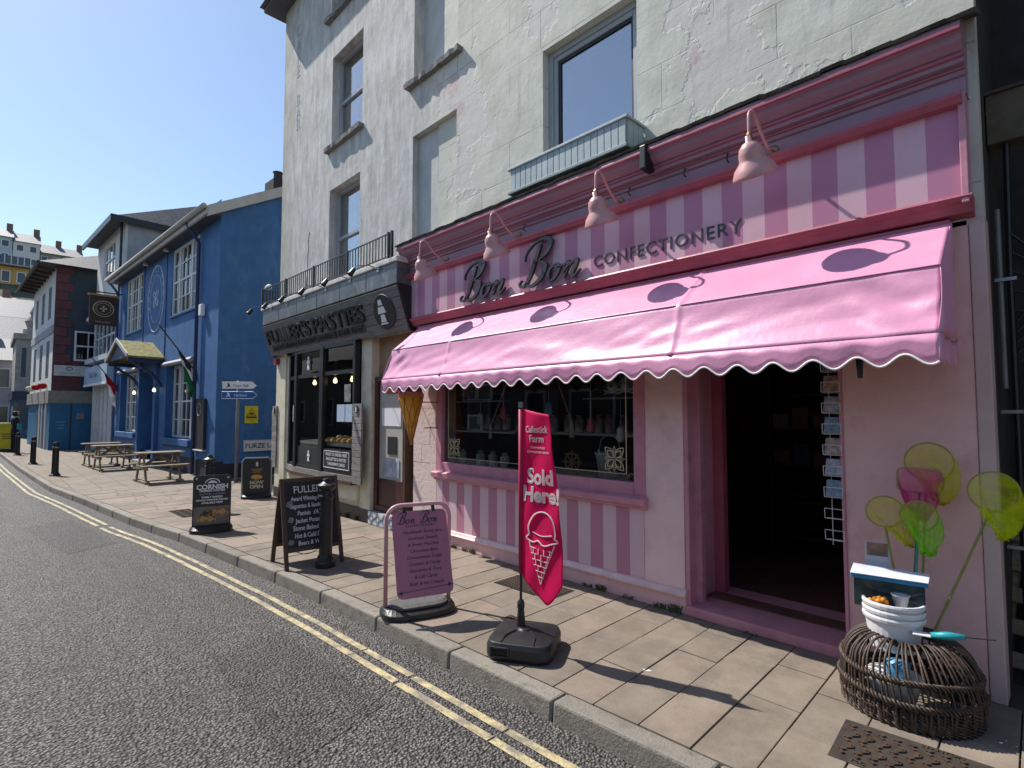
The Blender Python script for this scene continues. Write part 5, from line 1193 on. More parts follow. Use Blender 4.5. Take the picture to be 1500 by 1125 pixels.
# weeds along the foot of the shop wall
wd = MB(); r5 = random.Random(11)
def tuft(x, y, n_, h_):
    for i in range(n_):
        a = r5.uniform(0, 6.28); L = h_ * r5.uniform(.5, 1.1); bx, by = x + r5.uniform(-.05, .05), y + r5.uniform(-.02, .015)
        tx, ty = bx + math.cos(a) * L * .6, by - abs(math.sin(a)) * L * .4; w_ = r5.uniform(.003, .008)
        wd.add([(bx - w_, by, 0), (bx + w_, by, 0), ((bx+tx)/2 + w_, (by+ty)/2, L*.65), ((bx+tx)/2 - w_, (by+ty)/2, L*.65), (tx, ty, L*.75)], [(0, 1, 2, 3), (3, 2, 4)])
for x, n_, h_ in ((-2.32, 46, .085), (-2.45, 26, .06), (-2.75, 18, .05), (-3.05, 40, .075), (-3.2, 18, .05), (-4.85, 40, .07), (-5.0, 24, .06), (-5.2, 40, .06), (-5.55, 16, .04), (-7.6, 40, .08), (-7.9, 40, .09), (-8.15, 20, .06), (-1.7, 14, .03)):
    tuft(x, YF - (.05 if x > -2.23 or x < -6 else .03), n_, h_)
wo_ = wd.build('weeds', M('weed_green', (.085, .10, .035), .8, .4, 30), None); wo_['kind'] = 'stuff'; tag(wo_, 'small green and dry weeds growing along the foot of the shop walls', 'weeds')

# ================================================================== BLUE PUB
PBL, PBR = (-14.6, 4.0, 0), R(3)
pub = thing('blue_pub', 'two storey bright blue pub with white sash windows and gabled porch', 'building', PBL, PBR)
holes = [(-3.9, -1.55, 4.45, 6.42, .09), (-9.4, -7.25, 4.45, 6.42, .09), (-4.2, -1.82, .90, 3.0, .27), (-9.9, -7.55, .95, 3.05, .27), (-6.75, -5.25, .12, 2.95, .35)]
pbw = MB(); wall_holes(pbw, -10.6, 0, .42, 6.95, [h if h[2] > .42 else (h[0], h[1], .42, h[3], h[4]) for h in holes])
pbw.add([(0, 0, .35), (0, 7, .35), (0, 7, 6.85), (0, 3.5, 8.6), (0, 0, 6.85)], [(0, 1, 2, 3, 4)]); pbw.quad((-10.6, 0, 0), (-10.6, 7, 0), (-10.6, 7, 6.85), (-10.6, 0, 6.85)); pbw.quad((-10.6, 7, 0), (0, 7, 0), (0, 7, 6.85), (-10.6, 7, 6.85))
pbw.build('wall', bluef, pub)
for a, b in ((-10.6, -6.75), (-5.25, .012)): MB().box(a, b, -.015, .2, 0, .42).build('plinth', M('navy_plinth', (.012, .016, .03), .7), pub)
MB().box(-.05, .015, -.01, 7, 0, .36).build('plinth', MATS['navy_plinth'], pub)
wf_ = M('white_window_paint', (.68, .69, .70), .45, .06, 6)
for h in holes[:4]:
    a, b, c_, d_, dp = h; yy = dp - .07; up_ = c_ > 3
    f = sash(pub, a, b, c_, d_, yy, wf_, 6, 4, .06, .028, glass_mat('pub_glass', (.45, .5, .52), 1.7) if 'pub_glass' not in MATS else MATS['pub_glass'])
    for q in (.27, .73): MB().box(a + (b-a)*q - .045, a + (b-a)*q + .045, yy - .004, yy + .055, c_ + .06, d_ - .06).build('mullion', wf_, f)
    if not up_:
        MB().box(a - .12, b + .1, -.10, .2, c_ - .19, c_).build('sill', bluef, pub, bev=.015); MB().prism([(.0, d_), (-.10, d_ + .01), (-.12, d_ + .05), (-.06, d_ + .12), (0, d_ + .12)], a - .1, b + .1, 'x').build('label_mould', greyfascia, pub)
    else: MB().box(a - .05, b + .05, -.05, .02, c_ - .06, c_).build('sill', bluef, pub, bev=.008)
dd = MB().box(-6.75, -5.25, .34, .40, .12, 2.95).build('door', bluet, pub)
for x0, x1 in ((-6.65, -6.05), (-5.95, -5.35)):
    for z0, z1 in ((.3, 1.2), (1.35, 2.8)): frame_mb(x0, x1, z0, z1, .325, .34, .06).build('door_panel', bluet, dd)
MB().box(-6.75, -5.25, -.25, .35, 0, .12).build('door_step', stonem, pub, bev=.015)
for x in (-6.95, -5.05): MB().box(x - .12, x + .12, -.10, .0, .0, 3.1).build('door_pilaster', bluef, pub, bev=.01)
for x in (-4.45, -6.98): MB().box(x - .012, x + .012, -.02, .0, 3.3, 6.6).build('cover_strip', bluet, pub)
# porch hood
hd = MB(); rw, rz_, ez, pj = 1.42, 3.86, 3.28, -.95; cx = -5.80
for s_ in (1, -1):
    hd.add([(cx, 0, rz_), (cx, pj, rz_), (cx + s_*rw, pj, ez), (cx + s_*rw, 0, ez), (cx, 0, rz_ - .06), (cx, pj, rz_ - .06), (cx + s_*rw, pj, ez - .06), (cx + s_*rw, 0, ez - .06)], [(0,1,2,3),(4,7,6,5),(1,5,6,2),(2,6,7,3),(0,3,7,4),(0,4,5,1)])
hood = hd.build('porch_roof', mossroof, pub)
MB().prism([(cx - rw + .1, ez - .02), (cx + rw - .1, ez - .02), (cx, rz_ - .09)], pj + .06, pj + .09).build('gable_board', bluet, hood)
for s_ in (1, -1):
    MB().bar((cx, pj - .01, rz_ + .0), (cx + s_*(rw + .02), pj - .01, ez), .03, .11).build('barge_board', greyfascia, hood); MB().box(cx + s_*1.25 - .05, cx + s_*1.25 + .05, pj + .05, 0, ez - .16, ez - .04).build('bearer', bluet, hood)
    MB().tube(cat([(cx + s_*1.2, -.02, 2.4), (cx + s_*1.2, -.25, 2.75), (cx + s_*1.2, -.75, 3.1)], 5), .045, 6).build('bracket', bluet, hood)
# roof, gutter, verge
rfm = MB(); rfm.add([(.12, -.32, 6.62), (-10.65, -.32, 6.62), (-10.65, 3.5, 8.80), (.12, 3.5, 8.80), (.12, 7.3, 6.62), (-10.65, 7.3, 6.62)], [(0, 1, 2, 3), (3, 2, 5, 4)]); rfm.build('roof', slate, pub, solid=.06)
MB().box(-10.62, .06, -.30, .0, 6.50, 6.60).build('soffit', M('dark_soffit', (.05, .06, .09), .7), pub)
MB().box(-10.65, .12, -.37, -.31, 6.46, 6.66).build('fascia', greyfascia, pub, bev=.006); MB().tube([(-10.65, -.43, 6.60), (.12, -.43, 6.64)], .06, 8).build('gutter', greyfascia, pub, smooth=True)
for ya, yb in ((-.34, 3.5), (7.3, 3.5)): MB().add([(.06, ya, 6.40), (.06, yb, 8.56), (.06, yb, 8.83), (.06, ya, 6.67), (.13, ya, 6.40), (.13, yb, 8.56), (.13, yb, 8.83), (.13, ya, 6.67)], [(0,1,2,3),(4,7,6,5),(0,4,5,1),(1,5,6,2),(2,6,7,3),(3,7,4,0)]).build('barge_board', greyfascia, pub)
chm = MB().box(-1.75, -1.15, 1.75, 2.75, 7.6, 8.40).build('chimney', M('dark_chimney', (.05, .045, .045), .9), pub)
for y in (2.0, 2.45): MB().lathe([(.10, 0), (.13, .06), (.12, .28), (.15, .32), (.10, .33)], 12, (-1.45, y, 8.40)).build('chimney_pot', M('dark_clay', (.05, .04, .038), .8), chm)
for x in (-1.35, -10.45): MB().tube(cat([(x, -.40, 6.55), (x, -.2, 6.3), (x, -.08, 6.1)], 4) + [(x, -.08, .05)], .045, 8).build('downpipe', bluet if x > -5 else bluef, pub, smooth=True)
# round painted emblem
emb = MB(); cx, cz = -5.58, 5.24
for ra, rb, w_ in ((.90, 1.06, .022), (.64, .76, .010)): emb.tube([(cx + ra*math.cos(a), -.003, cz + rb*math.sin(a)) for a in [2*math.pi*i/48 for i in range(48)]], w_, 5, closed=True)
for q in range(4):
    a0 = q*math.pi/2 + math.pi/4
    emb.tube(cat([(cx, -.003, cz), (cx + .2*math.cos(a0-.5), -.003, cz + .2*math.sin(a0-.5)), (cx + .34*math.cos(a0), -.003, cz + .34*math.sin(a0)), (cx + .2*math.cos(a0+.5), -.003, cz + .2*math.sin(a0+.5)), (cx, -.003, cz)], 4), .018, 4)
emb.build('painted_emblem', M('pale_blue_white_paint', (.50, .56, .66), .7), pub)
def ring_text2(par, s_, cx, cz, ra, rb, size, y, a0, a1, mat):
    for i, ch in enumerate(s_):
        if ch == ' ': continue
        a = a0 + (a1 - a0) * i / (len(s_) - 1)
        o = text('emblem_letter', ch, size, mat, par, (0, 0, 0), (0, 0, 0), ext=.001)
        o.matrix_local = Matrix.Translation((cx + ra*math.cos(a), y, cz + rb*math.sin(a))) @ Matrix.Rotation(-(a - math.pi/2), 4, 'Y') @ Matrix.Rotation(R(90), 4, 'X')
ring_text2(pub, 'BULLERS ARMS', cx, cz, .72, .86, .20, -.004, R(195), R(-15), MATS['pale_blue_white_paint'])
MB().box(-1.12, -.92, -.12, -.01, 4.12, 4.42).build('alarm_box', flagw, pub, bev=.02)
mb_ = MB().box(-1.40, -.62, -.06, -.005, .68, 1.98).build('menu_case', signblk, pub, bev=.01); frame_mb(-1.40, -.62, .68, 1.98, -.07, -.058, .03).build('menu_frame', black, mb_)
MB().tube([(-1.0 + .16*math.cos(a), -.064, 1.70 + .16*math.sin(a)) for a in [2*math.pi*i/20 for i in range(20)]], .008, 4, closed=True).build('menu_emblem', greymat, mb_)
MB().box(-1.42, -.60, -.10, -.005, .655, .68).build('case_sill', flagw, mb_)
for x, z in ((-4.78, 2.30), (-7.15, 2.28)):
    t = thing('wall_lantern', 'lit round wall lamp at the right of the blue pub porch' if x > -5 else 'lit round wall lamp at the far side of the blue pub porch', 'lamp', (0, 0, 0), 0, 'lit lamps by the pub door')
    t.matrix_world = Matrix.Translation(PBL) @ Matrix.Rotation(PBR, 4, 'Z') @ Matrix.Translation((x, -.16, z))
    MB().lathe([(0, -.05), (.035, -.04), (.05, 0), (.035, .035), (.02, .07), (0, .07)], 14).build('globe', emis('pub_bulb', (1.0, .8, .5), 2.5) if 'pub_bulb' not in MATS else MATS['pub_bulb'], t, smooth=True); MB().tube([(0, 0, .07), (0, .02, .14), (0, .15, .14)], .012, 6).build('bracket', black, t)
for x in (-6.2, -3.95):
    t = thing('eave_downlight', 'small white downlight under the pub eaves left of the emblem' if x < -5 else 'small white downlight under the pub eaves right of the emblem', 'lamp', (0, 0, 0), 0, 'downlights under the pub eaves')
    t.matrix_world = Matrix.Translation(PBL) @ Matrix.Rotation(PBR, 4, 'Z') @ Matrix.Translation((x, -.18, 6.40))
    MB().lathe([(.05, .10), (.07, .02), (.09, 0), (.07, .0), (0, .0)], 14).build('housing', greyfascia, t); MB().lathe([(0, -.004), (.06, -.004), (.06, .0)], 14).build('lens', flagw, t)
def L2W(x, y, z): return Matrix.Translation(PBL) @ Matrix.Rotation(PBR, 4, 'Z') @ Vector((x, y, z))
def wall_flag(lab, x, z, cols_):
    t = thing('wall_flag', lab, 'flag', L2W(x, 0, z), PBR)
    MB().tube([(0, 0, 0), (-.05, -.85, 1.15)], .018, 6).build('pole', dkwood, t)
    MB().box(-.06, .06, -.04, 0, -.12, .12).build('socket', black, t)
    nb_ = len(cols_)
    for q, m_ in enumerate(cols_):
        mb = MB()
        def fn(u, v, q=q):
            s_ = .12 + .38 * u; p = Vector((-.05*s_, -.85*s_, 1.15*s_)); vv = (q + v) / nb_
            return (p.x + .10 * math.sin(u*7 + vv*3) * vv + .30*vv, p.y + .22 * vv * u + .06 * math.sin(u * 11) * vv, p.z - .98 * vv + .1*vv*u)
        mb.grid(fn, 12, 8).build('cloth', m_, t, smooth=True, solid=.004)
grn = cloth_mat('green_flag', (.01, .20, .06)); wht = cloth_mat('white_flag', (.70, .70, .70)); redf = cloth_mat('red_flag', (.45, .015, .03))
wall_flag('green, white and dark flag drooping from a pole beside the pub corner window', -1.62, 2.72, [M('blackish_flag', (.02, .03, .03), .7), wht, grn, grn])
wall_flag('red and white flag drooping from a pole at the far end of the blue pub', -10.35, 2.55, [redf, redf, wht, wht])
# hanging pub sign
hs = thing('hanging_pub_sign', 'square dark brown hanging pub sign with round cream emblem', 'sign', L2W(-10.15, -.56, 0), R(93))
brs = M('brown_sign', (.045, .022, .014), .5, .2, 6); crm = M('cream_sign_paint', (.60, .50, .36), .6)
MB().box(-.42, .42, -.025, .025, 4.82, 5.90).build('board', brs, hs, bev=.006); MB().box(-.47, .47, -.05, .05, 5.90, 5.97).build('hood', M('gilt', (.35, .22, .06), .5), hs)
MB().box(-.46, .56, -.02, .02, 6.03, 6.07).build('bracket', black, hs)
for x in (-.3, .3): MB().tube([(x, 0, 5.95), (x, 0, 6.04)], .01, 5).build('hook', black, hs)
for s_ in (-1,):
    e_ = MB()
    for ra, w_ in ((.31, .012), (.22, .006)): e_.tube([(ra*math.cos(a), -.028, 5.44 + ra*.92*math.sin(a)) for a in [2*math.pi*i/30 for i in range(30)]], w_, 4, closed=True)
    for q in range(4): a = q*math.pi/2; e_.prism([(.02*math.cos(a+1.57), 5.44 + .02*math.sin(a+1.57)), (.09*math.cos(a-.4), 5.44 + .09*math.sin(a-.4)), (.12*math.cos(a), 5.44 + .12*math.sin(a)), (.09*math.cos(a+.4), 5.44 + .09*math.sin(a+.4))], -.03, -.026)
    e_.build('emblem', crm, hs)
ring_text2(hs, 'BULLERS ARMS', 0, 5.44, .25, .225, .075, -.028, R(200), R(-20), crm); text('sign_text', 'FOOD & DRINK', .065, crm, hs, (0, -.028, 4.93), ext=.001)

# lane signs
fpst = thing('fingerpost', 'grey fingerpost with a white and a blue pointing arm at the lane corner', 'signpost', (-13.55, 4.18, 0), R(48))
MB().tube([(0, 0, 0), (0, 0, 2.36)], .038, 10).build('post', M('grey_post', (.17, .16, .155), .6), fpst, smooth=True)
for z, m_, nm in ((2.24, flagw, 'white_arm'), (2.02, M('sign_blue', (.02, .11, .38), .5), 'blue_arm')):
    o_ = [(-.35, z - .075), (.36, z - .075), (.46, z + .005), (.36, z + .085), (-.35, z + .085)]
    p_ = MB().prism(o_, -.05, -.038).build(nm, m_, fpst); mb = MB(); mb.tube([(a, -.052, b) for a, b in o_], .007, 4, closed=True); mb.build('border', black if z > 2.1 else flagw, p_)
    text('arm_text', 'Town Hall' if z > 2.1 else 'Harbour', .085, black if z > 2.1 else flagw, p_, (.08, -.052, z - .025), ext=.001)
    MB().prism([(-.26, z - .05), (-.21, z + .02), (-.24, z + .06), (-.19, z + .06), (-.15, z - .05), (-.19, z - .01)], -.053, -.05).build('walking_symbol', black if z > 2.1 else flagw, p_)
def gable_sign(nm, lab, cat_, y, z): return thing(nm, lab, cat_, L2W(.016, y, z), R(93))
ws = gable_sign('warning_sign', 'yellow CCTV warning sign with black triangle on the blue gable wall', 'sign', .84, 1.57)
MB().box(-.165, .165, -.012, 0, -.22, .22).build('plate', yellowp, ws)
MB().tube([(-.11, -.014, -.03), (.11, -.014, -.03), (0, -.014, .15)], .010, 4, closed=True).build('triangle', black, ws); MB().prism([(-.05, .0), (.05, .0), (.045, .04), (-.03, .055)], -.016, -.012).build('camera_symbol', black, ws)
MB().box(-.13, .13, -.014, -.012, -.085, -.05).build('print_band', black, ws); text('print_text', 'CCTV IN OPERATION', .028, black, ws, (0, -.013, -.12), ext=.001); text('print_text', '24 HOUR', .03, black, ws, (0, -.013, -.17), ext=.001)
fs_ = gable_sign('street_nameplate', 'white FURZE LANE street nameplate on the blue gable wall', 'street sign', 1.18, .78)
MB().box(-.52, .52, -.02, 0, -.145, .145).build('plate', M('nameplate_white', (.60, .60, .60), .5, .08), fs_); frame_mb(-.52, .52, -.145, .145, -.024, -.02, .018).build('rim', greyfascia, fs_)
text('street_name', 'FURZE LANE', .17, black, fs_, (0, -.022, -.06), ext=.001, bold=.002)

# ================================================================== ROW BEYOND THE PUB
wh = thing('white_townhouse', 'tall narrow white townhouse with black eaves and shop below', 'building', PBL, PBR)
wm = MB(); WHH = [(-14.4, -12.3, 7.35, 8.75, .1), (-15.2, -11.2, 3.95, 5.6, .1), (-15.0, -11.3, .15, 2.75, .2)]
wall_holes(wm, -15.7, -10.66, 0, 9.1, WHH, .12); wm.quad((-10.66, .12, 0), (-10.66, 7, 0), (-10.66, 7, 9.1), (-10.66, .12, 9.1)); wm.quad((-15.7, .12, 0), (-15.7, 7, 0), (-15.7, 7, 9.1), (-15.7, .12, 9.1)); wm.build('wall', offwhite, wh)
MB().box(-10.655, -10.63, .2, 6.9, 6.5, 9.05).build('side_render', greyrender, wh)
MB().add([(-16.0, -.38, 9.05), (-10.35, -.38, 9.05), (-10.35, 7.3, 9.05), (-16.0, 7.3, 9.05), (-14.2, 3.4, 11.0), (-12.2, 3.4, 11.0)], [(0, 1, 5, 4), (1, 2, 5), (2, 3, 4, 5), (3, 0, 4), (3, 2, 1, 0)]).build('roof', M('dark_slate', (.05, .05, .055), .6, .35, 6, .6, 12, c2=(.10, .10, .105)), wh)
MB().box(-16.0, -10.35, -.42, -.36, 8.88, 9.12).build('eaves_board', black, wh); MB().box(-10.40, -10.33, -.42, 7.3, 8.88, 9.12).build('eaves_board', black, wh)
MB().tube([(-10.8, .02, 9.0), (-10.8, .02, 3)], .05, 6).build('downpipe', black, wh)
sash(wh, -14.4, -12.3, 7.35, 8.75, .15, wf_, 3, 2, .08, .04); 
bw = sash(wh, -15.2, -11.2, 3.95, 5.6, .02, M('pale_blue_frame', (.50, .55, .60), .5), 5, 2, .10, .05, curt=True, name='bay_window')
MB().box(-15.4, -11.0, -.25, .12, 3.72, 3.92).build('bay_base', MATS['pale_blue_frame'], wh); MB().box(-15.4, -11.0, -.25, .12, 5.62, 5.75).build('bay_head', offwhite, wh)
sb = MB().box(-15.55, -11.1, -.22, .12, 2.82, 3.55).build('shop_sign', M('pale_blue_sign', (.36, .48, .60), .5, .1), wh); MB().box(-15.55, -11.1, -.24, -.2, 2.74, 2.84).build('sign_edge', flagw, wh)
text('sign_text', 'fish & chips', .36, M('navy_print', (.03, .06, .15), .5), sb, (-13.6, -.222, 3.08), ext=.002)
for j in range(9): MB().box(-14.95 + j * .405, -14.95 + j * .405 + .38, .16 + (.03 if j % 2 else 0), .20 + (.03 if j % 2 else 0), .18, 2.72).build('shutter_leaf', M('white_shutter', (.55, .56, .57), .6), wh)
mr = thing('maroon_corner_building', 'white fronted corner building with maroon stone quoins and dark blue side', 'building', PBL, PBR)
MX = -16.5
mw = MB(); MHo = [(-18.6, -17.6, 3.2, 4.9, .1), (-20.8, -19.8, 3.2, 4.9, .1), (-23.0, -22.0, 3.2, 4.9, .1), (-18.6, -17.6, 5.9, 7.4, .1), (-20.8, -19.8, 5.9, 7.4, .1), (-23.0, -22.0, 5.9, 7.4, .1)]
wall_holes(mw, -24, MX, 2.6, 8.2, MHo, -1.2); mw.build('front_wall', offwhite, mr)
for h in MHo: sash(mr, h[0], h[1], h[2], h[3], -1.15, wf_, 2, 2, .07, .035)
MB().box(-24, MX, -1.24, -1.16, 5.15, 5.5).build('string_course', greyrender, mr)
MB().box(-24, MX + .0, -1.19, 6, 2.6, 8.2).xf(Matrix.Translation((0, 0.02, 0))).build('side_wall', navywall, mr)
for j in range(14):
    d_ = .62 if j % 2 else .45; MB().box(MX - .1, MX + .03, -1.2, -1.2 + d_, 2.62 + j * .40, 2.62 + j * .40 + .385).build('quoin', maroonb, mr, bev=.012)
MB().box(MX + .001, MX + .015, -.75, -.2, 2.6, 3.9).build('maroon_panel', maroonb, mr)
f = frame_mb(-.5, .5, 0, 1.35, 0, .06, .07).build('side_window', wf_, mr, loc=(MX + .05, .02, 3.95), rot=(0, 0, R(90))); MB().box(-.45, .45, .03, .04, .05, 1.3).build('pane', MATS['pub_glass'], f); MB().box(-.02, .02, .005, .05, .07, 1.28).build('glazing_bar', wf_, f); MB().box(-.43, .43, .005, .05, .64, .71).build('glazing_bar', wf_, f)
MB().box(-24.1, MX + .06, -1.3, 6, 2.05, 2.6).build('fascia_band', M('taupe_band', (.26, .245, .22), .7), mr)
MB().box(-24.0, MX + .02, -1.22, 6, 0, 2.05).build('shop_base', teal, mr)
MB().box(MX + .022, MX + .04, -.52, -.46, 0, 2.05).build('panel_joint', navywall, mr)
for x0 in (-17.6, -19.6): MB().box(x0 - .9, x0, -1.245, -1.222, .05, 2.0).build('shop_door', navywall, mr)
for x0 in (-17.5, -18.6, -19.5): MB().box(x0, x0 + .08, -1.27, -1.222, 0, 2.05).build('white_post', flagw, mr)
for j in range(3): MB().box(MX + .022, MX + .026, -1.0 + .03*j, -.68 - .03*j, 1.20 - .14*j, 1.25 - .14*j).build('painted_lettering', M('faint_teal_print', (.10, .28, .40), .6), mr)
MB().box(MX + .022, MX + .026, -.30, -.02, 1.35, 1.6).build('painted_lettering', M('faint_brown_print', (.22, .22, .22), .6, .6, 30), mr)
sg = MB().box(MX + .06, MX + .09, -1.15, .1, 3.26, 3.72).build('sign_board', M('white_sign_board', (.55, .56, .57), .6), mr); MB().tube([(MX + .095, -.62 + .11*math.cos(a), 3.58 + .07*math.sin(a)) for a in [2*math.pi*i/14 for i in range(14)]], .012, 4, closed=True).build('sign_ring', black, sg); MB().box(MX + .088, MX + .094, -.95, -.25, 3.36, 3.42).build('sign_line', greymat, sg)
MB().add([(-24.6, -1.85, 8.1), (MX + .55, -1.85, 8.1), (MX + .55, 6.3, 8.1), (-24.6, 6.3, 8.1), (-21.5, 2.2, 10.0), (-19.3, 2.2, 10.0)], [(0, 1, 5, 4), (1, 2, 5), (2, 3, 4, 5), (3, 0, 4), (3, 2, 1, 0)]).build('roof', MATS['dark_slate'], mr, solid=.05)
for j in range(8): MB().bar((-23.6 + j*.95, -1.2, 7.98), (-23.6 + j*.95, -1.8, 8.03), .09, .10).build('eaves_bracket', dkwood, mr)
MB().tube([(-24.6, -1.88, 8.06), (MX + .58, -1.88, 8.06)], .07, 6).build('gutter', black, mr)
for j, (x0, c_) in enumerate(((-17.9, redf), (-20.0, redf), (-22.3, wht))): MB().lathe([(0, -.15), (.13, -.12), (.18, .02), (.13, .1), (0, .12)], 10, (x0, -1.36, 2.85)).build('flower_basket', c_ if c_ is redf else cream, mr, smooth=True)

# ---- far end of the street
def house(nm, lab, x, y0, y1, z0, h, roofh, wallm, cols, rows, depth=7, roofm=slate, winm=wf_, gable=False, grp=None, chim=True):
    """house facing +x: wall, pitched roof, single windows with panes"""
    t = thing(nm, lab, 'house', (x, (y0+y1)/2, z0), R(90), grp); W2 = (y1 - y0) / 2
    MB().box(-W2, W2, 0, depth, 0, h).build('wall', wallm, t)
    if gable: MB().add([(-W2 - .2, -.2, h), (W2 + .2, -.2, h), (W2 + .2, depth, h), (-W2 - .2, depth, h), (0, -.2, h + roofh), (0, depth, h + roofh)], [(0, 1, 4), (1, 2, 5, 4), (2, 3, 5), (3, 0, 4, 5), (3, 2, 1, 0)]).build('roof', roofm, t)
    else: MB().add([(-W2 - .15, -.35, h), (W2 + .15, -.35, h), (W2 + .15, depth + .3, h), (-W2 - .15, depth + .3, h), (-W2 - .15, depth/2, h + roofh), (W2 + .15, depth/2, h + roofh)], [(0, 1, 5, 4), (1, 2, 5), (2, 3, 4, 5), (3, 0, 4), (3, 2, 1, 0)]).build('roof', roofm, t)
    sx_, sz = 2*W2 / cols, h / rows
    for i in range(cols):
        for j in range(rows):
            cx, cz = -W2 + sx_*(i + .5), sz*(j + .52); ww, hh = sx_*.30, sz*.27
            f = frame_mb(cx - ww, cx + ww, cz - hh, cz + hh, -.05, .0, .09).build('window', winm, t); MB().box(cx - ww + .05, cx + ww - .05, -.02, -.012, cz - hh + .05, cz + hh - .05).build('pane', MATS['pub_glass_far'], f)
    if chim: c_ = MB().box(W2*.55, W2*.55 + .7, depth/2 - .4, depth/2 + .4, h + roofh*.4, h + roofh + .9).build('chimney', M('brick_chimney', (.20, .12, .09), .9), t)
    return t
pgf, n_, l_, p_ = new_mat('far_window_glass'); p_.inputs['Base Color'].default_value = (.05, .065, .085, 1); p_.inputs['Roughness'].default_value = .12; MATS['pub_glass_far'] = pgf
tw = thing('corner_tower_building', 'buff stone corner building with turned finial at the end of the street', 'building', (-48, 2.1, 0), R(90))
MB().box(-.95, 1.6, 0, 7, 3.0, 6.6).build('wall', stonem, tw); MB().box(-.95, 1.6, .05, 7, 0, 3.0).build('shopfront', M('slate_blue_paint', (.06, .12, .20), .6), tw)
MB().box(-1.05, 1.7, -.12, 7, 2.5, 3.05).build('shop_fascia', M('navy_sign', (.02, .03, .06), .6), tw); MB().box(-1.1, 1.75, -.18, 7.1, 6.5, 6.85).build('cornice', stonem, tw)
for cx in (-.55, .1, .75, 1.3): f = MB().box(cx - .17, cx + .17, -.03, .01, 3.9, 6.0).build('window', greyrender, tw); MB().box(cx - .12, cx + .12, -.04, -.03, 3.98, 5.92).build('pane', MATS['pub_glass_far'], f)
for cx in (-.5, .6): MB().box(cx - .4, cx + .4, .0, .05, .6, 2.3).build('shop_window', MATS['pub_glass_far'], tw)
MB().lathe([(.55, 0), (.55, .35), (.35, .5), (.42, .7), (.5, .9), (.3, 1.2), (.18, 1.3), (.26, 1.5), (.1, 1.9), (0, 2.1)], 14, (-.1, .5, 6.85)).build('finial', stonem, tw, smooth=False)
house('pink_white_house', 'pale pinkish white house closing the end of the street', -56, -7.5, 1.75, 0, 5.6, 2.0, M('pinkish_white_render', (.52, .46, .48), .8, .1), 3, 2, grp=None)
house('slate_roofed_house', 'grey house with a broad sunlit slate roof behind the tower', -66, -4, 5.2, 0, 7.6, 3.2, greyrender, 4, 3, depth=9)
house('grey_cottage', 'low grey cottage roof stepping up behind the end of the street', -76, -2.5, 5.5, 3, 8.5, 2.6, M('brown_grey_render', (.20, .18, .17), .9), 3, 3, depth=8)
# hillside
hl = MB()
def hill(u, v):
    x = -62 - 150 * u; y = -120 + 260 * v; z = 34 * (1 - math.exp(-max(0, -x - 66) / 34)) - 1.0 + 1.5 * math.sin(y * .09) * u
    return (x, y, z - .5)
hl.grid(hill, 40, 60); struct(hl.build('hill', M('hillside_scrub', (.055, .065, .035), .95, .5, .4, c2=(.11, .11, .07)), None, smooth=True))
pastel = {'a': M('pale_blue_render', (.40, .46, .52), .8), 'b': offwhite, 'c': M('ochre_render', (.48, .30, .10), .8), 'd': M('lilac_grey_render', (.22, .22, .28), .8), 'e': stonem, 'f': greyrender}
HH = [(-106, -6.5, -1.5, 21.5, 5.6, 1.8, 'b', 2, 2, 'white hillside house left of the pale blue one on the top row'), (-106, -1.4, 1.6, 21.2, 5.8, 1.8, 'a', 2, 3, 'pale blue hillside house on the top row'), (-106, 1.7, 4.6, 21.0, 5.6, 2.0, 'b', 2, 3, 'white hillside house on the top row beside the pale blue one'),
      (-110, 4.7, 7.4, 22.0, 4.4, 2.0, 'e', 2, 2, 'buff stone hillside house in the middle of the top row'), (-110, 7.5, 10.0, 22.0, 4.4, 1.9, 'f', 2, 2, 'grey hillside house at the lower end of the top row'), (-112, 10.1, 14, 21.5, 4.0, 1.8, 'e', 2, 2, 'buff stone hillside house partly behind the white townhouse'),
      (-96, -3.6, 0.1, 15.5, 5.2, 1.2, 'd', 2, 2, 'lilac grey hillside house left of the ochre one'), (-96, 0.2, 3.2, 15.2, 5.6, 1.0, 'c', 2, 2, 'ochre yellow hillside house with a glazed balcony'), (-97, 3.3, 5.6, 15.2, 4.6, 1.4, 'd', 2, 2, 'lilac grey hillside house right of the ochre one'), (-99, 5.8, 9.2, 16.0, 4.2, 1.5, 'f', 2, 2, 'grey hillside house on the middle row behind the roofs'),
      (-86, -3.2, 1.8, 9.6, 4.4, 1.6, 'f', 3, 2, 'grey hillside house on the lowest row beneath the ochre house'), (-86, 2.2, 6.4, 9.4, 4.0, 2.0, 'e', 3, 2, 'buff hillside house with light slate roof on the lowest row')]
for x, y0, y1, z0, h, rh, m_, c_, r_, lab in HH:
    h_ = house('hillside_house', lab, x, y0, y1, z0, h, rh, pastel[m_], c_, r_, depth=6, grp='houses on the hillside')
    if m_ == 'c':
        MB().box(-1.6, 1.6, -1.0, 0, 5.6, 5.75).build('balcony_floor', greyrender, h_); MB().box(-1.6, 1.6, -1.0, -.95, 5.75, 6.8).build('balcony_glass', MATS['pub_glass_far'], h_)
        for q in range(6): MB().box(-1.6 + q*.63, -1.52 + q*.63, -1.02, -.94, 5.75, 6.9).build('balcony_post', wf_, h_)
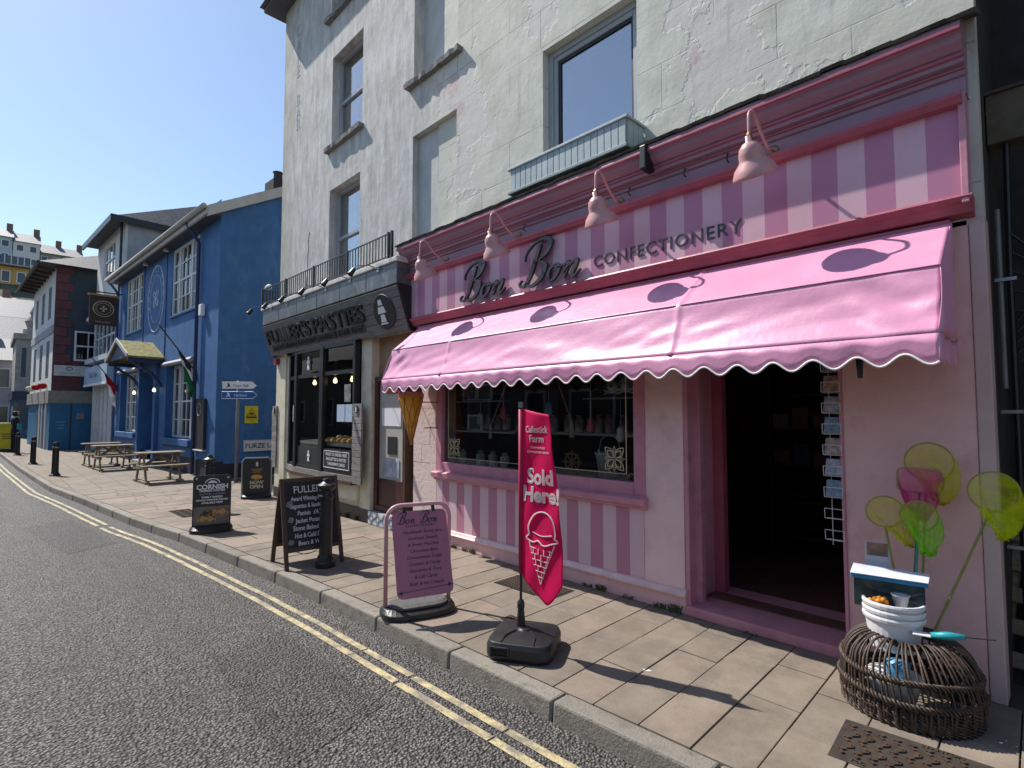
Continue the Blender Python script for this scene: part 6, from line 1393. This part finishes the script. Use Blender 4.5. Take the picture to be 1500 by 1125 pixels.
# trees and scrub on the hill between the houses
leafm = M('hill_foliage', (.045, .06, .022), .9, .4, 3, c2=(.08, .10, .04)); bark = M('bark', (.06, .045, .035), .9)
for i, (x, y, z, s_, lab) in enumerate(((-92, 4.6, 12.4, 1.7, 'dark rounded hillside tree right of the ochre house'), (-92, -.6, 12.6, 1.5, 'dark rounded hillside tree below the ochre house'), (-100, 10.5, 18.5, 2.2, 'dark hillside tree below the stone terrace'), (-101, 6.6, 20.0, 1.6, 'small hillside tree between the stone houses'))):
    t = thing('hillside_tree', lab, 'tree', (x, y, z), 0, 'trees on the hillside'); MB().tube([(0, 0, -1), (.05, 0, s_*.6), (0, .1, s_)], [.18, .12, .05], 6).build('trunk', bark, t)
    lf = MB(); rr = random.Random(i)
    for k_ in range(650):
        v = Vector((rr.gauss(0, 1), rr.gauss(0, 1), rr.gauss(0, 1))).normalized() * (rr.random()**.4) * s_; v.z = v.z * .75 + s_ * .9
        if math.sin(v.x*3.1+i) + math.sin(v.y*2.7) + math.sin(v.z*3.3) > 1.3: continue
        a = Vector((rr.gauss(0, 1), rr.gauss(0, 1), rr.gauss(0, 1))).normalized() * .16; b = a.orthogonal().normalized() * .14; lf.add([v - a, v + b, v + a, v - b], [(0, 1, 2, 3)])
    lf.build('crown', leafm, t)

# ================================================================== OTHER SIDE OF THE STREET (unseen row, added to keep reflections in the glass dark)
for i, (x0, x1, h, m_, lab) in enumerate(((-24, -13, 4.4, M('dim_grey_render', (.20, .20, .20), .85), 'unseen grey rendered building across the road from the blue pub'), (-12.9, -3.5, 4.0, M('brick_red_render', (.15, .08, .06), .85, .2, 4), 'unseen red brick building across the road from the pasty shop'), (-3.4, 8, 3.8, M('dim_buff_stone', (.15, .14, .12), .85), 'unseen buff stone building across the road from the sweet shop'), (-37, -24.1, 4.4, MATS['dim_grey_render'] if 'dim_grey_render' in MATS else stonem, 'unseen grey building across the road further along from the pub'), (-56, -37.1, 4.2, M('dim_tan_render', (.17, .15, .12), .85), 'unseen tan building across the road near the end of the street'))):
    t = thing('unseen_opposite_building', lab, 'building', ((x0+x1)/2, -6.6, 0), R(180)); W2 = (x1 - x0)/2
    MB().box(-W2, W2, 0, 6, 0, h).build('wall', m_, t); MB().add([(-W2, -.3, h), (W2, -.3, h), (W2, 6.3, h), (-W2, 6.3, h), (-W2, 3, h + 2), (W2, 3, h + 2)], [(0, 1, 5, 4), (1, 2, 5), (2, 3, 4, 5), (3, 0, 4), (3, 2, 1, 0)]).build('roof', slate, t)
    for q in range(5):
        for j in range(1):
            cx, cz = -W2 + 2*W2*(q + .5)/5, 1.7 + j * 2.6; f = frame_mb(cx - .5, cx + .5, cz - .75, cz + .75, -.05, .01, .09).build('window', wf_, t); MB().box(cx - .45, cx + .45, -.02, -.012, cz - .7, cz + .7).build('pane', MATS['pub_glass_far'], f)
MB_ = MB().quad((9, -6.7, -.02), (-62, -6.7, -.02), (-62, -5.2, -.02), (9, -5.2, -.02)); MB_.build('far_pavement', slabfar, None)['kind'] = 'structure'
